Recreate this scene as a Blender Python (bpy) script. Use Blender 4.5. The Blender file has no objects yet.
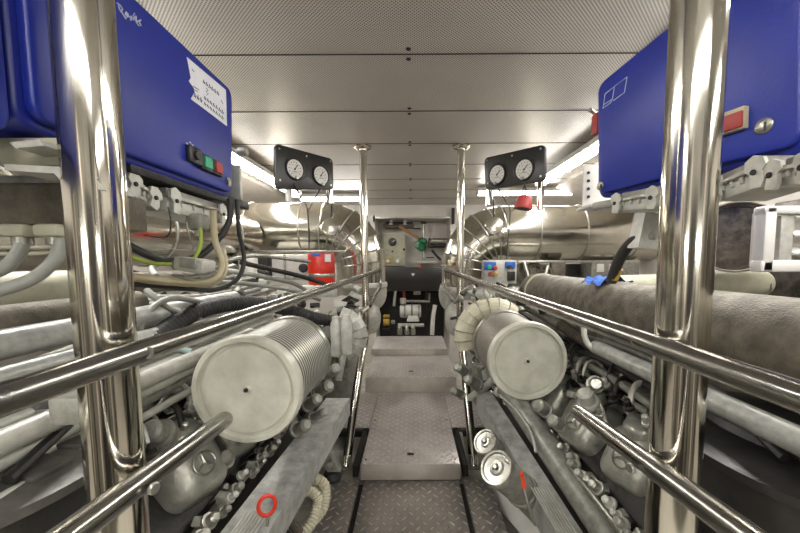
import bpy, bmesh, math, random
from mathutils import Vector, Matrix, Euler
random.seed(7)
C = bpy.context.scene.collection
PI = math.pi
EYE = 1.6
V = Vector
# ------------------------------------------------------------------ camera
F, PPX, PPY = 350.0, 412.0, 289.0
YAW, PITCH, ROLL = 0.0, math.atan(27/350), math.radians(-.3)
cam_d = bpy.data.cameras.new('camera'); cam = bpy.data.objects.new('camera', cam_d); C.objects.link(cam)
cam.location = (0, 0, EYE); RM = (Euler((PI/2-PITCH, 0, YAW)).to_matrix() @ Euler((0, 0, ROLL)).to_matrix()); cam.rotation_euler = RM.to_euler()
cam_d.sensor_width = 36; cam_d.lens = F/800*36; cam_d.clip_start = .02
cam_d.shift_y = (PPY-266.5)/800; cam_d.shift_x = -(PPX-400)/800
bpy.context.scene.camera = cam
def ray(px, py): return RM @ V(((px-PPX)/F, -(py-PPY)/F, -1))
def P(px, py, Y):
    d = ray(px, py); return V((0, 0, EYE)) + d*(Y/d.y)
def PX(px, py, X):
    d = ray(px, py); return V((0, 0, EYE)) + d*(X/d.x)
def PZ(px, py, Z):
    d = ray(px, py); return V((0, 0, EYE)) + d*((Z-EYE)/d.z)
def H(x, y, h): return V((x, y, EYE+h))
# ------------------------------------------------------------------ materials
def srgb(c):
    r = []
    for v in c:
        v /= 255
        r.append(v/12.92 if v <= .04045 else ((v+.055)/1.055)**2.4)
    return (*r, 1)
class NT:
    def __init__(s, name):
        s.m = bpy.data.materials.new(name); s.m.use_nodes = True
        s.t = s.m.node_tree; s.b = s.t.nodes['Principled BSDF']; s.n = s.t.nodes; s.l = s.t.links
    def N(s, t, **k):
        n = s.n.new(t)
        for a, b in k.items(): setattr(n, a, b)
        return n
    def L(s, a, b): s.l.new(a, b)
    def math(s, op, a, b=None, c=None):
        n = s.N('ShaderNodeMath', operation=op)
        for i, v in enumerate((a, b, c)):
            if v is None: continue
            if isinstance(v, (int, float)): n.inputs[i].default_value = v
            else: s.L(v, n.inputs[i])
        return n.outputs[0]
    def mix(s, f, a, b):
        n = s.N('ShaderNodeMix', data_type='RGBA')
        if isinstance(f, (int, float)): n.inputs[0].default_value = f
        else: s.L(f, n.inputs[0])
        for i, v in ((6, a), (7, b)):
            if isinstance(v, tuple): n.inputs[i].default_value = v
            else: s.L(v, n.inputs[i])
        return n.outputs[2]
def mat(name, col, rough=.5, metal=0., var=.18, scale=14., bump=.0, bscale=60., col2=None, rvar=0, stretch=None, coat=0):
    k = NT(name); b = k.b
    b.inputs['Roughness'].default_value = rough; b.inputs['Metallic'].default_value = metal
    if coat: b.inputs['Coat Weight'].default_value = coat; b.inputs['Coat Roughness'].default_value = .08
    tc = k.N('ShaderNodeTexCoord'); src = tc.outputs['Object']
    if stretch:
        mp = k.N('ShaderNodeMapping'); mp.inputs['Scale'].default_value = stretch; k.L(src, mp.inputs[0]); src = mp.outputs[0]
    nz = k.N('ShaderNodeTexNoise'); nz.inputs['Scale'].default_value = scale; nz.inputs['Detail'].default_value = 6; nz.inputs['Roughness'].default_value = .62
    k.L(src, nz.inputs['Vector'])
    a = srgb(col); d = srgb(col2) if col2 else tuple(v*(1-var*1.6) for v in a[:3])+(1,)
    rp = k.N('ShaderNodeMapRange'); rp.inputs[1].default_value = .35; rp.inputs[2].default_value = .7; k.L(nz.outputs['Fac'], rp.inputs[0])
    k.L(k.mix(rp.outputs[0], a, d), b.inputs['Base Color'])
    if rvar:
        k.L(k.math('ADD', k.math('MULTIPLY', rp.outputs[0], rvar), rough), b.inputs['Roughness'])
    if bump:
        n2 = k.N('ShaderNodeTexNoise'); n2.inputs['Scale'].default_value = bscale; n2.inputs['Detail'].default_value = 4; k.L(src, n2.inputs['Vector'])
        bp = k.N('ShaderNodeBump'); bp.inputs['Strength'].default_value = bump; bp.inputs['Distance'].default_value = .01
        k.L(n2.outputs['Fac'], bp.inputs['Height']); k.L(bp.outputs[0], b.inputs['Normal'])
    return k.m
M = {}
M['chrome'] = mat('polished_steel', (214, 209, 196), .06, 1, .16, 9, .16, 7, rvar=.12, stretch=(1, 1, .3))
M['rail'] = mat('brushed_rail_steel', (172, 170, 164), .15, 1, .2, 24, .015, 26, rvar=.13)
M['clad'] = mat('polished_cladding', (205, 200, 188), .13, 1, .12, 5, .10, 5, rvar=.12)
M['steel'] = mat('satin_steel', (184, 182, 172), .30, .8, .28, 30, .12, 80)
M['grey'] = mat('engine_grey_paint', (152, 151, 141), .36, .3, .28, 26, .18, 60, rvar=.2)
M['grey2'] = mat('light_grey_paint', (190, 189, 179), .38, .2, .2, 26, .12, 60)
M['pod'] = mat('cast_cover_grey', (172, 171, 160), .30, .4, .22, 24, .15, 90)
M['dark'] = mat('dark_engine_metal', (50, 48, 45), .5, .4, .4, 25, .25, 60)
M['black'] = mat('black_plastic', (34, 33, 32), .42, 0, .2, 30, .05, 60)
M['lidgrey'] = mat('duct_lid_grey', (100, 97, 92), .34, .3, .35, 12, .15, 50, rvar=.2)
M['foil'] = mat('dark_lagging_foil', (96, 90, 82), .3, .7, .8, 9, 1.0, 12)
M['duct'] = mat('black_duct', (46, 44, 42), .30, .1, .35, 12, .06, 50, rvar=.2)
M['rubber'] = mat('black_rubber', (40, 38, 36), .6, 0, .3, 30, .1, 60)
M['brownhose'] = mat('brown_hose', (88, 78, 66), .6, 0, .3, 30, .1, 60)
M['cap'] = mat('filter_cap_paint', (204, 203, 188), .38, .15, .16, 12, .06, 60)
M['tan'] = mat('lagging_tan', (112, 105, 91), .5, .25, .35, 16, .35, 160, rvar=.2)
M['olive'] = mat('pale_olive', (176, 174, 152), .6, 0, .15, 12, .1, 60)
M['cream'] = mat('cream_hose', (200, 194, 170), .55, 0, .16, 16, .1, 60)
M['white'] = mat('white_paint', (214, 211, 204), .45, 0, .10, 6, .03, 60)
M['wall'] = mat('wall_white', (206, 200, 192), .5, 0, .10, 3, .03, 40)
M['bilge'] = mat('bilge_white', (200, 196, 186), .5, 0, .28, 7, .05, 40)
M['blue'] = mat('cabinet_blue', (24, 42, 142), .42, 0, .15, 5, .06, 120)
M['bluedark'] = mat('cabinet_blue_body', (22, 36, 132), .4, 0, .12, 3, .02, 90)
M['panel'] = mat('panel_black', (40, 38, 36), .35, 0, .2, 20)
M['paper'] = mat('paper', (222, 222, 226), .8, 0, .06, 20)
M['ink'] = mat('ink', (70, 70, 96), .8)
M['chalk'] = mat('white_marker', (200, 205, 225), .7)
M['red'] = mat('red_paint', (206, 44, 24), .35, 0, .12, 20)
M['redd'] = mat('dull_red', (168, 62, 56), .5, 0, .12, 20)
M['orange'] = mat('orange_plastic', (228, 74, 34), .45)
M['green'] = mat('green_enamel', (24, 104, 62), .4)
M['gbtn'] = mat('green_button', (40, 165, 120), .4)
M['yg'] = mat('yellow_green_cable', (150, 168, 60), .45)
M['yellow'] = mat('yellow_brown', (196, 160, 60), .5, 0, .3)
M['wood'] = mat('wood_bar', (150, 112, 66), .6, 0, .2)
M['beige'] = mat('beige_cable', (182, 172, 140), .5)
M['greyhose'] = mat('grey_hose', (142, 142, 134), .45, 0, .2)
M['cyan'] = mat('pale_cyan', (168, 190, 190), .5)
M['bluecloth'] = mat('blue_cloth', (60, 104, 190), .8)
M['stepside'] = mat('step_aluminium', (206, 198, 188), .38, .35, .12, 12, .08, 60)
M['beam'] = mat('engine_rail_grey', (182, 182, 176), .34, .25, .3, 22, .12, 90)
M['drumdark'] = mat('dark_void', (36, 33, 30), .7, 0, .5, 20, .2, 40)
def emit(name, col, s):
    k = NT(name); k.b.inputs['Base Color'].default_value = col
    k.b.inputs['Emission Color'].default_value = col; k.b.inputs['Emission Strength'].default_value = s
    return k.m
M['tube'] = emit('fluorescent_tube', (1, .975, .93, 1), 16)
def perf(name, base, dark, pitch, rad, metal=.5, rough=.35):
    k = NT(name); tc = k.N('ShaderNodeTexCoord'); mp = k.N('ShaderNodeMapping')
    mp.inputs['Rotation'].default_value = (0, 0, PI/4); mp.inputs['Scale'].default_value = (1/pitch,)*3
    k.L(tc.outputs['Object'], mp.inputs[0])
    fr = k.N('ShaderNodeVectorMath', operation='FRACTION'); k.L(mp.outputs[0], fr.inputs[0])
    sb = k.N('ShaderNodeVectorMath', operation='SUBTRACT'); k.L(fr.outputs[0], sb.inputs[0]); sb.inputs[1].default_value = (.5, .5, .5)
    ml = k.N('ShaderNodeVectorMath', operation='MULTIPLY'); k.L(sb.outputs[0], ml.inputs[0]); ml.inputs[1].default_value = (1, 1, 0)
    ln = k.N('ShaderNodeVectorMath', operation='LENGTH'); k.L(ml.outputs[0], ln.inputs[0])
    hole = k.math('LESS_THAN', ln.outputs['Value'], rad)
    nz = k.N('ShaderNodeTexNoise'); nz.inputs['Scale'].default_value = 2.2; nz.inputs['Detail'].default_value = 5; k.L(tc.outputs['Object'], nz.inputs['Vector'])
    a = srgb(base)
    c = k.mix(nz.outputs['Fac'], a, tuple(v*.72 for v in a[:3])+(1,))
    k.L(k.mix(hole, c, srgb(dark)), k.b.inputs['Base Color'])
    k.b.inputs['Metallic'].default_value = metal; k.b.inputs['Roughness'].default_value = rough
    return k.m
M['ceil'] = perf('perforated_ceiling', (226, 220, 210), (92, 88, 82), .0125, .30, .15, .4)
def tread(name, base):
    k = NT(name); tc = k.N('ShaderNodeTexCoord'); mp = k.N('ShaderNodeMapping')
    mp.inputs['Rotation'].default_value = (0, 0, PI/4); mp.inputs['Scale'].default_value = (17,)*3
    k.L(tc.outputs['Object'], mp.inputs[0])
    sx = k.N('ShaderNodeSeparateXYZ'); k.L(mp.outputs[0], sx.inputs[0])
    fx, fy = k.math('FLOOR', sx.outputs[0]), k.math('FLOOR', sx.outputs[1])
    par = k.math('MODULO', k.math('ABSOLUTE', k.math('ADD', fx, fy)), 2.0)
    lx = k.math('SUBTRACT', k.math('FRACT', sx.outputs[0]), .5); ly = k.math('SUBTRACT', k.math('FRACT', sx.outputs[1]), .5)
    def sel(p, q): return k.math('ADD', k.math('MULTIPLY', p, par), k.math('MULTIPLY', q, k.math('SUBTRACT', 1.0, par)))
    a = k.math('DIVIDE', sel(lx, ly), .46); b = k.math('DIVIDE', sel(ly, lx), .14)
    d = k.math('SQRT', k.math('ADD', k.math('MULTIPLY', a, a), k.math('MULTIPLY', b, b)))
    hgt = k.N('ShaderNodeMapRange'); hgt.interpolation_type = 'SMOOTHSTEP'
    hgt.inputs[1].default_value = 1.15; hgt.inputs[2].default_value = .5; k.L(d, hgt.inputs[0])
    bp = k.N('ShaderNodeBump'); bp.inputs['Strength'].default_value = .9; bp.inputs['Distance'].default_value = .014
    k.L(hgt.outputs[0], bp.inputs['Height']); k.L(bp.outputs[0], k.b.inputs['Normal'])
    nz = k.N('ShaderNodeTexNoise'); nz.inputs['Scale'].default_value = 6; nz.inputs['Detail'].default_value = 6; k.L(tc.outputs['Object'], nz.inputs['Vector'])
    A = srgb(base); c = k.mix(nz.outputs['Fac'], A, tuple(v*.5 for v in A[:3])+(1,))
    c = k.mix(k.math('MULTIPLY', hgt.outputs[0], .75), c, (.9, .87, .85, 1))
    k.L(c, k.b.inputs['Base Color']); k.b.inputs['Metallic'].default_value = .45; k.b.inputs['Roughness'].default_value = .32
    return k.m
M['tread'] = tread('tread_plate', (226, 217, 212)); M['treaddark'] = tread('worn_tread_plate', (186, 178, 168))
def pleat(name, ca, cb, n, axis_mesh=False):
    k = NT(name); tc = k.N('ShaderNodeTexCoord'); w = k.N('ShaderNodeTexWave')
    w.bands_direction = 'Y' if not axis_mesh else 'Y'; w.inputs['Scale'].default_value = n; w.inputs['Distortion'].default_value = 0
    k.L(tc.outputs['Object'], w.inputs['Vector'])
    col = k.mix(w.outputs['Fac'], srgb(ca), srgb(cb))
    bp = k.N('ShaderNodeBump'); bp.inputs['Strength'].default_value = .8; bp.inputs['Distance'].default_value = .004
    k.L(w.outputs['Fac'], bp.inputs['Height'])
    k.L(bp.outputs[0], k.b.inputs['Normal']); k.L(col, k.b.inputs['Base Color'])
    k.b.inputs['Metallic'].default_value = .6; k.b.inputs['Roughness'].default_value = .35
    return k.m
M['pleat'] = pleat('pleated_filter_painted_shade', (44, 44, 42), (224, 223, 212), 15.5)  # dark bands: mesh between pleats plus groove shade painted into the colour
M['tan2'] = mat('rear_grey', (120, 116, 108), .5, 0, .4, 4)
def meshmat(name):
    k = NT(name); tc = k.N('ShaderNodeTexCoord'); v = k.N('ShaderNodeTexVoronoi'); v.inputs['Scale'].default_value = 190
    k.L(tc.outputs['Object'], v.inputs['Vector'])
    k.L(k.mix(k.math('MULTIPLY', v.outputs['Distance'], 1.5), srgb((70, 66, 60)), srgb((150, 144, 134))), k.b.inputs['Base Color'])
    k.b.inputs['Metallic'].default_value = .5; k.b.inputs['Roughness'].default_value = .45
    return k.m
M['mesh'] = meshmat('wire_mesh_element')
# ------------------------------------------------------------------ mesh builder
def cr(pts, k=6, closed=False):
    pts = [V(p) for p in pts]; n = len(pts); out = []
    if n < 3: return pts
    for i in range(n if closed else n-1):
        if closed: a, b, c, d = pts[i-1], pts[i], pts[(i+1) % n], pts[(i+2) % n]
        else: a, b, c, d = pts[max(i-1, 0)], pts[i], pts[i+1], pts[min(i+2, n-1)]
        for j in range(k):
            t = j/k
            out.append(.5*((2*b)+(c-a)*t+(2*a-5*b+4*c-d)*t*t+(3*b-a-3*c+d)*t**3))
    if not closed: out.append(pts[-1])
    return out
def frame(n, up=V((0, 0, 1))):
    n = V(n).normalized()
    if abs(n.dot(up)) > .98: up = V((1, 0, 0))
    x = up.cross(n).normalized(); return x, n.cross(x).normalized(), n
ORG = {}
class MB:
    def __init__(s): s.v = []; s.f = []
    def add(s, vs, fs):
        k = len(s.v); s.v += [V(v) for v in vs]; s.f += [tuple(i+k for i in f) for f in fs]; return s
    def bm(s, b, mtx=None):
        b.verts.index_update()
        s.add([(mtx @ v.co if mtx else v.co.copy()) for v in b.verts], [[v.index for v in f.verts] for f in b.faces]); b.free(); return s
    def box(s, c, size, rot=None, bev=0, seg=2, taper=None):
        b = bmesh.new(); bmesh.ops.create_cube(b, size=1)
        for v in b.verts:
            tp = taper if (taper and v.co.z > 0) else 1
            v.co = V((v.co.x*size[0]*tp, v.co.y*size[1]*tp, v.co.z*size[2]))
        if bev: bmesh.ops.bevel(b, geom=b.edges[:], offset=bev, segments=seg, affect='EDGES', profile=.5)
        m = Matrix.Translation(V(c))
        if rot is not None: m = m @ (rot.to_4x4() if isinstance(rot, Matrix) else Euler(rot).to_matrix().to_4x4())
        return s.bm(b, m)
    def lathe(s, prof, o, ax=(0, 0, 1), n=32, sx=1., up=V((0, 0, 1))):
        x, y, z = frame(ax, up); o = V(o); vs = []; fs = []; m = len(prof)
        for r, h in prof:
            for i in range(n):
                a = 2*PI*i/n; vs.append(o+z*h+(x*math.cos(a)*sx+y*math.sin(a))*r)
        for j in range(m-1):
            for i in range(n):
                i2 = (i+1) % n; fs.append((j*n+i, j*n+i2, (j+1)*n+i2, (j+1)*n+i))
        if prof[0][0] > 1e-6: fs.append(tuple(reversed(range(n))))
        if prof[-1][0] > 1e-6: fs.append(tuple(range((m-1)*n, m*n)))
        return s.add(vs, fs)
    def cyl(s, o, ax, r, L, n=24, ch=.0):
        if ch: return s.lathe([(r-ch, 0), (r, ch), (r, L-ch), (r-ch, L)], o, ax, n)
        return s.lathe([(r, 0), (r, L)], o, ax, n)
    def tube(s, pts, r, n=12, closed=False):
        pts = [V(p) for p in pts]; m = len(pts); R = r if isinstance(r, (list, tuple)) else [r]*m
        vs = []; fs = []; x = None
        for i, p in enumerate(pts):
            if closed: t = pts[(i+1) % m]-pts[i-1]
            else: t = pts[min(i+1, m-1)]-pts[max(i-1, 0)]
            t.normalize()
            if x is None: x = frame(t)[0]
            x = (x-t*x.dot(t)).normalized(); y = t.cross(x)
            k = 1
            for q in range(n):
                a = 2*PI*q/n; vs.append(p+(x*math.cos(a)+y*math.sin(a))*R[i]*k)
        for i in range(m if closed else m-1):
            i2 = (i+1) % m
            for q in range(n):
                q2 = (q+1) % n; fs.append((i*n+q, i*n+q2, i2*n+q2, i2*n+q))
        if not closed: fs.append(tuple(reversed(range(n)))); fs.append(tuple(range((m-1)*n, m*n)))
        return s.add(vs, fs)
    def corr(s, pts, r, pitch, depth=.15, n=12):
        L = sum((pts[i+1]-pts[i]).length for i in range(len(pts)-1)); k = max(4, int(L/pitch))*2
        q = resample(pts, k)
        return s.tube(q, [r if i % 2 else r*(1-depth) for i in range(len(q))], n)
    def prism(s, poly, o, x, y, z, t):
        o, x, y, z = V(o), V(x), V(y), V(z); n = len(poly)
        vs = [o+x*a+y*b for a, b in poly]+[o+x*a+y*b+z*t for a, b in poly]
        fs = [tuple(reversed(range(n))), tuple(range(n, 2*n))]+[(i, (i+1) % n, n+(i+1) % n, n+i) for i in range(n)]
        return s.add(vs, fs)
    def build(s, name, m, parent=None, label=None, cat=None, group=None, kind=None, ang=38, smooth=True):
        me = bpy.data.meshes.new(name); o = bpy.data.objects.new(name, me); C.objects.link(o)
        if parent is not None: org = ORG[parent.name]; o.parent = parent
        elif kind == 'structure': org = V((0, 0, 0))
        else:
            lo = V([min(v[i] for v in s.v) for i in range(3)]); hi = V([max(v[i] for v in s.v) for i in range(3)])
            org = V(((lo.x+hi.x)/2, (lo.y+hi.y)/2, lo.z)); o.location = org
        ORG[o.name] = org
        me.from_pydata([v-org for v in s.v], [], s.f)
        b = bmesh.new(); b.from_mesh(me); bmesh.ops.recalc_face_normals(b, faces=b.faces[:]); b.to_mesh(me); b.free()
        if smooth:
            me.shade_smooth(); me.set_sharp_from_angle(angle=math.radians(ang))
        me.materials.append(M[m] if isinstance(m, str) else m)
        tag(o, label, cat, group, kind); return o
def resample(pts, k):
    pts = [V(p) for p in pts]; d = [0]
    for i in range(len(pts)-1): d.append(d[-1]+(pts[i+1]-pts[i]).length)
    out = []; j = 0
    for i in range(k+1):
        t = d[-1]*i/k
        while j < len(pts)-2 and d[j+1] < t: j += 1
        w = (t-d[j])/max(1e-9, d[j+1]-d[j]); out.append(pts[j].lerp(pts[j+1], min(1, w)))
    return out
def tag(o, label=None, cat=None, group=None, kind=None):
    if label: o['label'] = label
    if cat: o['category'] = cat
    if group: o['group'] = group
    if kind: o['kind'] = kind
def thing(name, loc, label, cat, group=None):
    o = bpy.data.objects.new(name, None); C.objects.link(o); o.location = V(loc); o.empty_display_size = .1
    ORG[o.name] = V(loc); tag(o, label, cat, group); return o
def copy_tree(o, parent=None):
    c = o.copy(); C.objects.link(c); c.parent = parent
    for ch in list(o.children): copy_tree(ch, c)
    return c
def rrect(w, h, r, n=6, x0=0, y0=0):
    out = []
    for cx, cy, a0 in ((w-r, h-r, 0), (r, h-r, PI/2), (r, r, PI), (w-r, r, 1.5*PI)):
        for i in range(n+1):
            a = a0+PI/2*i/n; out.append((x0+cx+r*math.cos(a), y0+cy+r*math.sin(a)))
    return out
def cable(name, px, r, m, label, cat='cable', group=None, k=8, n=10):
    b = MB().tube(cr([P(*q) for q in px], k), r, n)
    return b.build(name, m, None, label, cat, group)

# ================================================================== ROOM
CH = 1.09; CZ = EYE+CH; WX = 3.0; YB = PZ(412, 205, CZ).y; YF = -1.6
MB().box((0, (YB+YF)/2, CZ+.02), (2*WX, YB-YF, .04)).build('ceiling', 'ceil', kind='structure')
ceiling = bpy.data.objects['ceiling']
ya, yb = PZ(407, 54, CZ).y, PZ(407, 111, CZ).y; seams = [ya+(yb-ya)*k for k in range(-2, 9) if ya+(yb-ya)*k < YB-.1]
sm = MB()
for y in seams: sm.box((0, y, CZ-.001), (2*WX-.02, .007, .004))
sm.build('trim_1', 'drumdark', kind='structure')
for y in seams[1:]:
    for d in (-.045, .045):
        MB().lathe([(.014, 0), (.013, -.004), (.004, -.009), (0, -.009)], (-.012, y+d, CZ+.0005), (0, 0, 1), 14).build('bolt', 'dark', ceiling)
MB().box((0, (YB+YF)/2, -.42), (2*WX, YB-YF, .04)).build('floor', 'bilge', kind='structure')
for s, nm in ((-1, 'wall_left'), (1, 'wall_right')):
    MB().box((s*(WX+.02), (YB+YF)/2, (CZ-.4)/2), (.04, YB-YF, CZ+.4)).build(nm, 'wall', kind='structure')
MB().box((0, YF-.02, (CZ-.4)/2), (2*WX+.08, .04, CZ+.4)).build('wall_rear', 'tan2', kind='structure')
# front bulkhead with recess
xl, xr = P(375, 230, YB).x, P(450, 230, YB).x
zt = P(412, 218, YB).z
bw = MB()
bw.box(((xl-WX)/2, YB+.03, (CZ-.4)/2), (WX+xl, .06, CZ+.4)); bw.box(((xr+WX)/2, YB+.03, (CZ-.4)/2), (WX-xr, .06, CZ+.4))
bw.box(((xl+xr)/2, YB+.03, (CZ+zt)/2), (xr-xl, .06, CZ-zt))
bw.build('wall_front', 'wall', kind='structure')
YR = YB+.6
rc = MB(); rc.box(((xl+xr)/2, YR+.02, (zt-.4)/2), (xr-xl, .04, zt+.4))
rc.box((xl-.02, (YB+.06+YR)/2, (zt-.4)/2), (.04, YR-YB-.06, zt+.4)); rc.box((xr+.02, (YB+.06+YR)/2, (zt-.4)/2), (.04, YR-YB-.06, zt+.4)); rc.box(((xl+xr)/2, (YB+.06+YR)/2, zt+.02), (xr-xl, YR-YB-.06, .04))
rc.build('wall_recess', 'wall', kind='structure')
t = MB()   # painted beam over the recess and frame strips
t.box(((xl+xr)/2, YB-.03, zt+.005), (xr-xl+.12, .05, .03)); t.box((xl-.02, YB-.03, 1.6), (.035, .05, 1.2)); t.box((xr+.02, YB-.03, 1.6), (.035, .05, 1.2))
t.build('trim_2', 'steel', kind='structure')
# ceiling side coves
for s, nm in ((-1, 'trim_3'), (1, 'trim_4')):
    MB().prism([(0, 0), (.55, -.16), (.55, -.2), (0, -.04)], (s*2.05, YF, CZ), (s, 0, 0), (0, 0, 1), (0, 1, 0), YB-YF).build(nm, 'stepside', kind='structure')
MB().box((2.6, .7, 1.35), (.1, 3.6, 1.3), bev=.01).build('trim_7', 'foil', kind='structure')
MB().box((-2.7, .3, 1.2), (.1, 2.6, 1.3), bev=.01).build('trim_8', 'foil', kind='structure')
dm = MB(); dm.box((0, YF+.02, 1.0), (.85, .05, 2.1), bev=.02); dm.build('door_1', 'drumdark', kind='structure')  # unseen dark door, added so the polished columns reflect something dark
for i, x in enumerate((-2.3, -1.5, -.75, .8, 1.6, 2.4)): MB().box((x, YF+.06, 1.2), (.16, .10, 2.6), bev=.01).build('trim_%d' % (9+i), 'drumdark' if i % 2 else 'stepside', kind='structure')  # unseen dark and pale posts, added to streak the chrome reflections
# ================================================================== LAMPS
def lamp(a, b, label, group='fluorescent ceiling lamps', w=.16, e='tube'):
    a, b = V(a), V(b); d = (b-a); L = d.length; d.normalize(); x = V((-d.y, d.x, 0))
    mid = (a+b)/2
    t = thing('ceiling_lamp', mid+V((0, 0, .03)), label, 'ceiling lamp', group)
    R = Matrix((x, d, V((0, 0, 1)))).transposed()
    MB().box(mid+V((0, 0, .045)), (w, L, .05), R, .008).build('housing', 'white', t)
    prof = [(math.cos(PI*i/8)*w*.43, -math.sin(PI*i/8)*.045) for i in range(9)]
    MB().prism(prof, a+d*.03+V((0, 0, .02)), x, (0, 0, 1), d, L-.06).build('diffuser', e, t)
    for q in (a+d*.012, b-d*.012): MB().box(q+V((0, 0, .0)), (w*.9, .025, .05), R, .006).build('end_cap', 'grey2', t)
    for q in (a+d*L*.33, a+d*L*.66): MB().box(q+V((0, 0, -.005)), (w*1.03, .02, .07), R, .004).build('clip', 'steel', t)
    return t
lz = CZ-.1
lamp(H(-1.68, 3.2, .97), H(-1.68, 5.2, .97), 'long bright fluorescent lamp under the ceiling edge on the left, behind the blue cabinet')
lamp(H(1.62, 2.45, .97), H(1.62, 4.5, .97), 'long bright fluorescent lamp running back from the right blue cabinet')
lamp(H(-1.75, 5.6, .99), H(-.72, 5.6, .99), 'crosswise fluorescent lamp seen below the left gauge panel')
lamp(H(.95, 5.2, .99), H(2.4, 5.2, .99), 'crosswise fluorescent lamp seen below the right gauge panel')
for x, nm in ((-1.45, 'left'), (1.45, 'right')):
    lamp(H(x, .5, .98), H(x, 2.1, .98), 'fluorescent lamp hidden above the %s blue cabinet' % nm, w=.28)
lamp(H(-.9, -.75, .98), H(.9, -.75, .98), 'crosswise fluorescent lamp overhead behind the viewer', w=.3)
lamp(H(-1.3, -1.42, .1), H(-.6, -1.42, .1), 'added low fill lamp, unseen, at the left of the rear bulkhead behind the viewer', w=.22)  # added fill behind the viewer to brighten the lower parts
lamp(H(.6, -1.42, .1), H(1.3, -1.42, .1), 'added low fill lamp, unseen, at the right of the rear bulkhead behind the viewer', w=.22)  # second added fill lamp, brightens surfaces facing the viewer
lamp(H(-2.0, -1.3, .9), H(-2.0, .1, .9), 'added unseen fluorescent lamp on the left behind the viewer', w=.25)  # added pair of unseen lamps, reflected in the polished steel
lamp(H(2.0, -1.3, .9), H(2.0, .1, .9), 'added unseen fluorescent lamp on the right behind the viewer', w=.25)
# ================================================================== WALKWAY
def slab(name, x0, x1, y0, y1, zt, th, m, label, lip=None, cat='floor plate', group=None):
    t = thing(name, ((x0+x1)/2, (y0+y1)/2, zt-th), label, cat, group)
    MB().box(((x0+x1)/2, (y0+y1)/2, zt-th/2), (x1-x0, y1-y0, th), bev=.004).build('tread', m, t)
    if lip:
        MB().box(((x0+x1)/2, y0-.006, zt-lip/2), (x1-x0+.004, .012, lip), bev=.003).build('riser', 'stepside', t)
    return t
Z0 = 0; h1 = .135; h2 = .31; h3 = .40
def xs(pa, pb, py, z): return PZ(pa, py, z).x, PZ(pb, py, z).x
Y0 = PZ(412, 481, Z0).y; x0, x1 = xs(364, 459, 481, Z0)
slab('floor_plate', x0, x1, .2, Y0, Z0, .03, 'treaddark', 'worn dark tread plate in the middle of the walkway, nearest the viewer')
for sgn, xa, xb, w in ((-1, x0, None, 'left'), (1, x1, None, 'right')):
    a = x0-.035-.19 if sgn < 0 else x1+.035; b = a+.19
    slab('floor_plate', a, b, .2, Y0+.02, Z0-.002, .03, 'treaddark', 'narrow dark tread plate along the %s of the nearest floor plate' % w)
    c = x0-.0175 if sgn < 0 else x1+.0175
    MB().box((c, Y0/2+.1, -.05), (.03, Y0-.2, .05)).build('support_channel', 'drumdark', None, 'dark channel beside the nearest floor plate on its %s' % w, 'channel')
Y1 = PZ(412, 392, h1).y; a, b = xs(361, 460, 463, h1); a2, b2 = xs(377, 446, 392, h1)
m1 = slab('step', a, b, Y0, Y1, h1, .03, 'tread', 'middle walkway step with tread plate and low front riser', lip=.12, cat='step')
for sx in (a+.03, b-.03):
    for yy in (Y0+.05, Y0+.7, Y1-.1): MB().lathe([(.008, 0), (.007, .003), (0, .004)], (sx, yy, h1), (0, 0, 1), 10).build('screw', 'dark', m1)
MB().box(((a+b)/2, Y0+.12, h1+.003), (.05, .03, .005), bev=.002).build('lift_ring', 'dark', m1)
for s, w in ((-1, 'left'), (1, 'right')):
    ya, yb = PZ(412, 428, h1-.02).y, Y1
    xin = a-.012 if s < 0 else b+.012
    xo = xin+s*.34
    slab('floor_plate', min(xin, xo), max(xin, xo), ya, yb, h1-.01, .03, 'tread', 'light tread plate on the %s of the middle walkway step' % w)
    MB().box(((xin+xo)/2, ya-.03, h1-.045), (.36, .05, .06), bev=.004).build('support_beam', 'black', None, 'black crossbeam under the front of the %s light tread plate' % w, 'beam')
    MB().box((xin+s*.03, (Y0+ya)/2, h1-.06), (.04, ya-Y0, .09), bev=.004).build('side_member', 'dark', None, 'dark side member beside the middle step on the %s' % w, 'beam')
Y2 = PZ(412, 355, h2).y; a, b = xs(366, 456, 376, h2)
s2 = slab('step', a, b, Y1, Y2, h2, .03, 'tread', 'higher step with bright tread plate and tall metal riser', lip=.17, cat='step')
MB().box(((a+b)/2, Y1+.2, h2+.003), (.05, .03, .005), bev=.002).build('lift_ring', 'dark', s2)
Y3 = PZ(412, 336, h3).y; a, b = xs(371, 448, 350, h3)
s3 = slab('step', a, b, Y2, Y3, h3, .03, 'tread', 'topmost and farthest step in front of the dark recess', lip=.09, cat='step')
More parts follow.
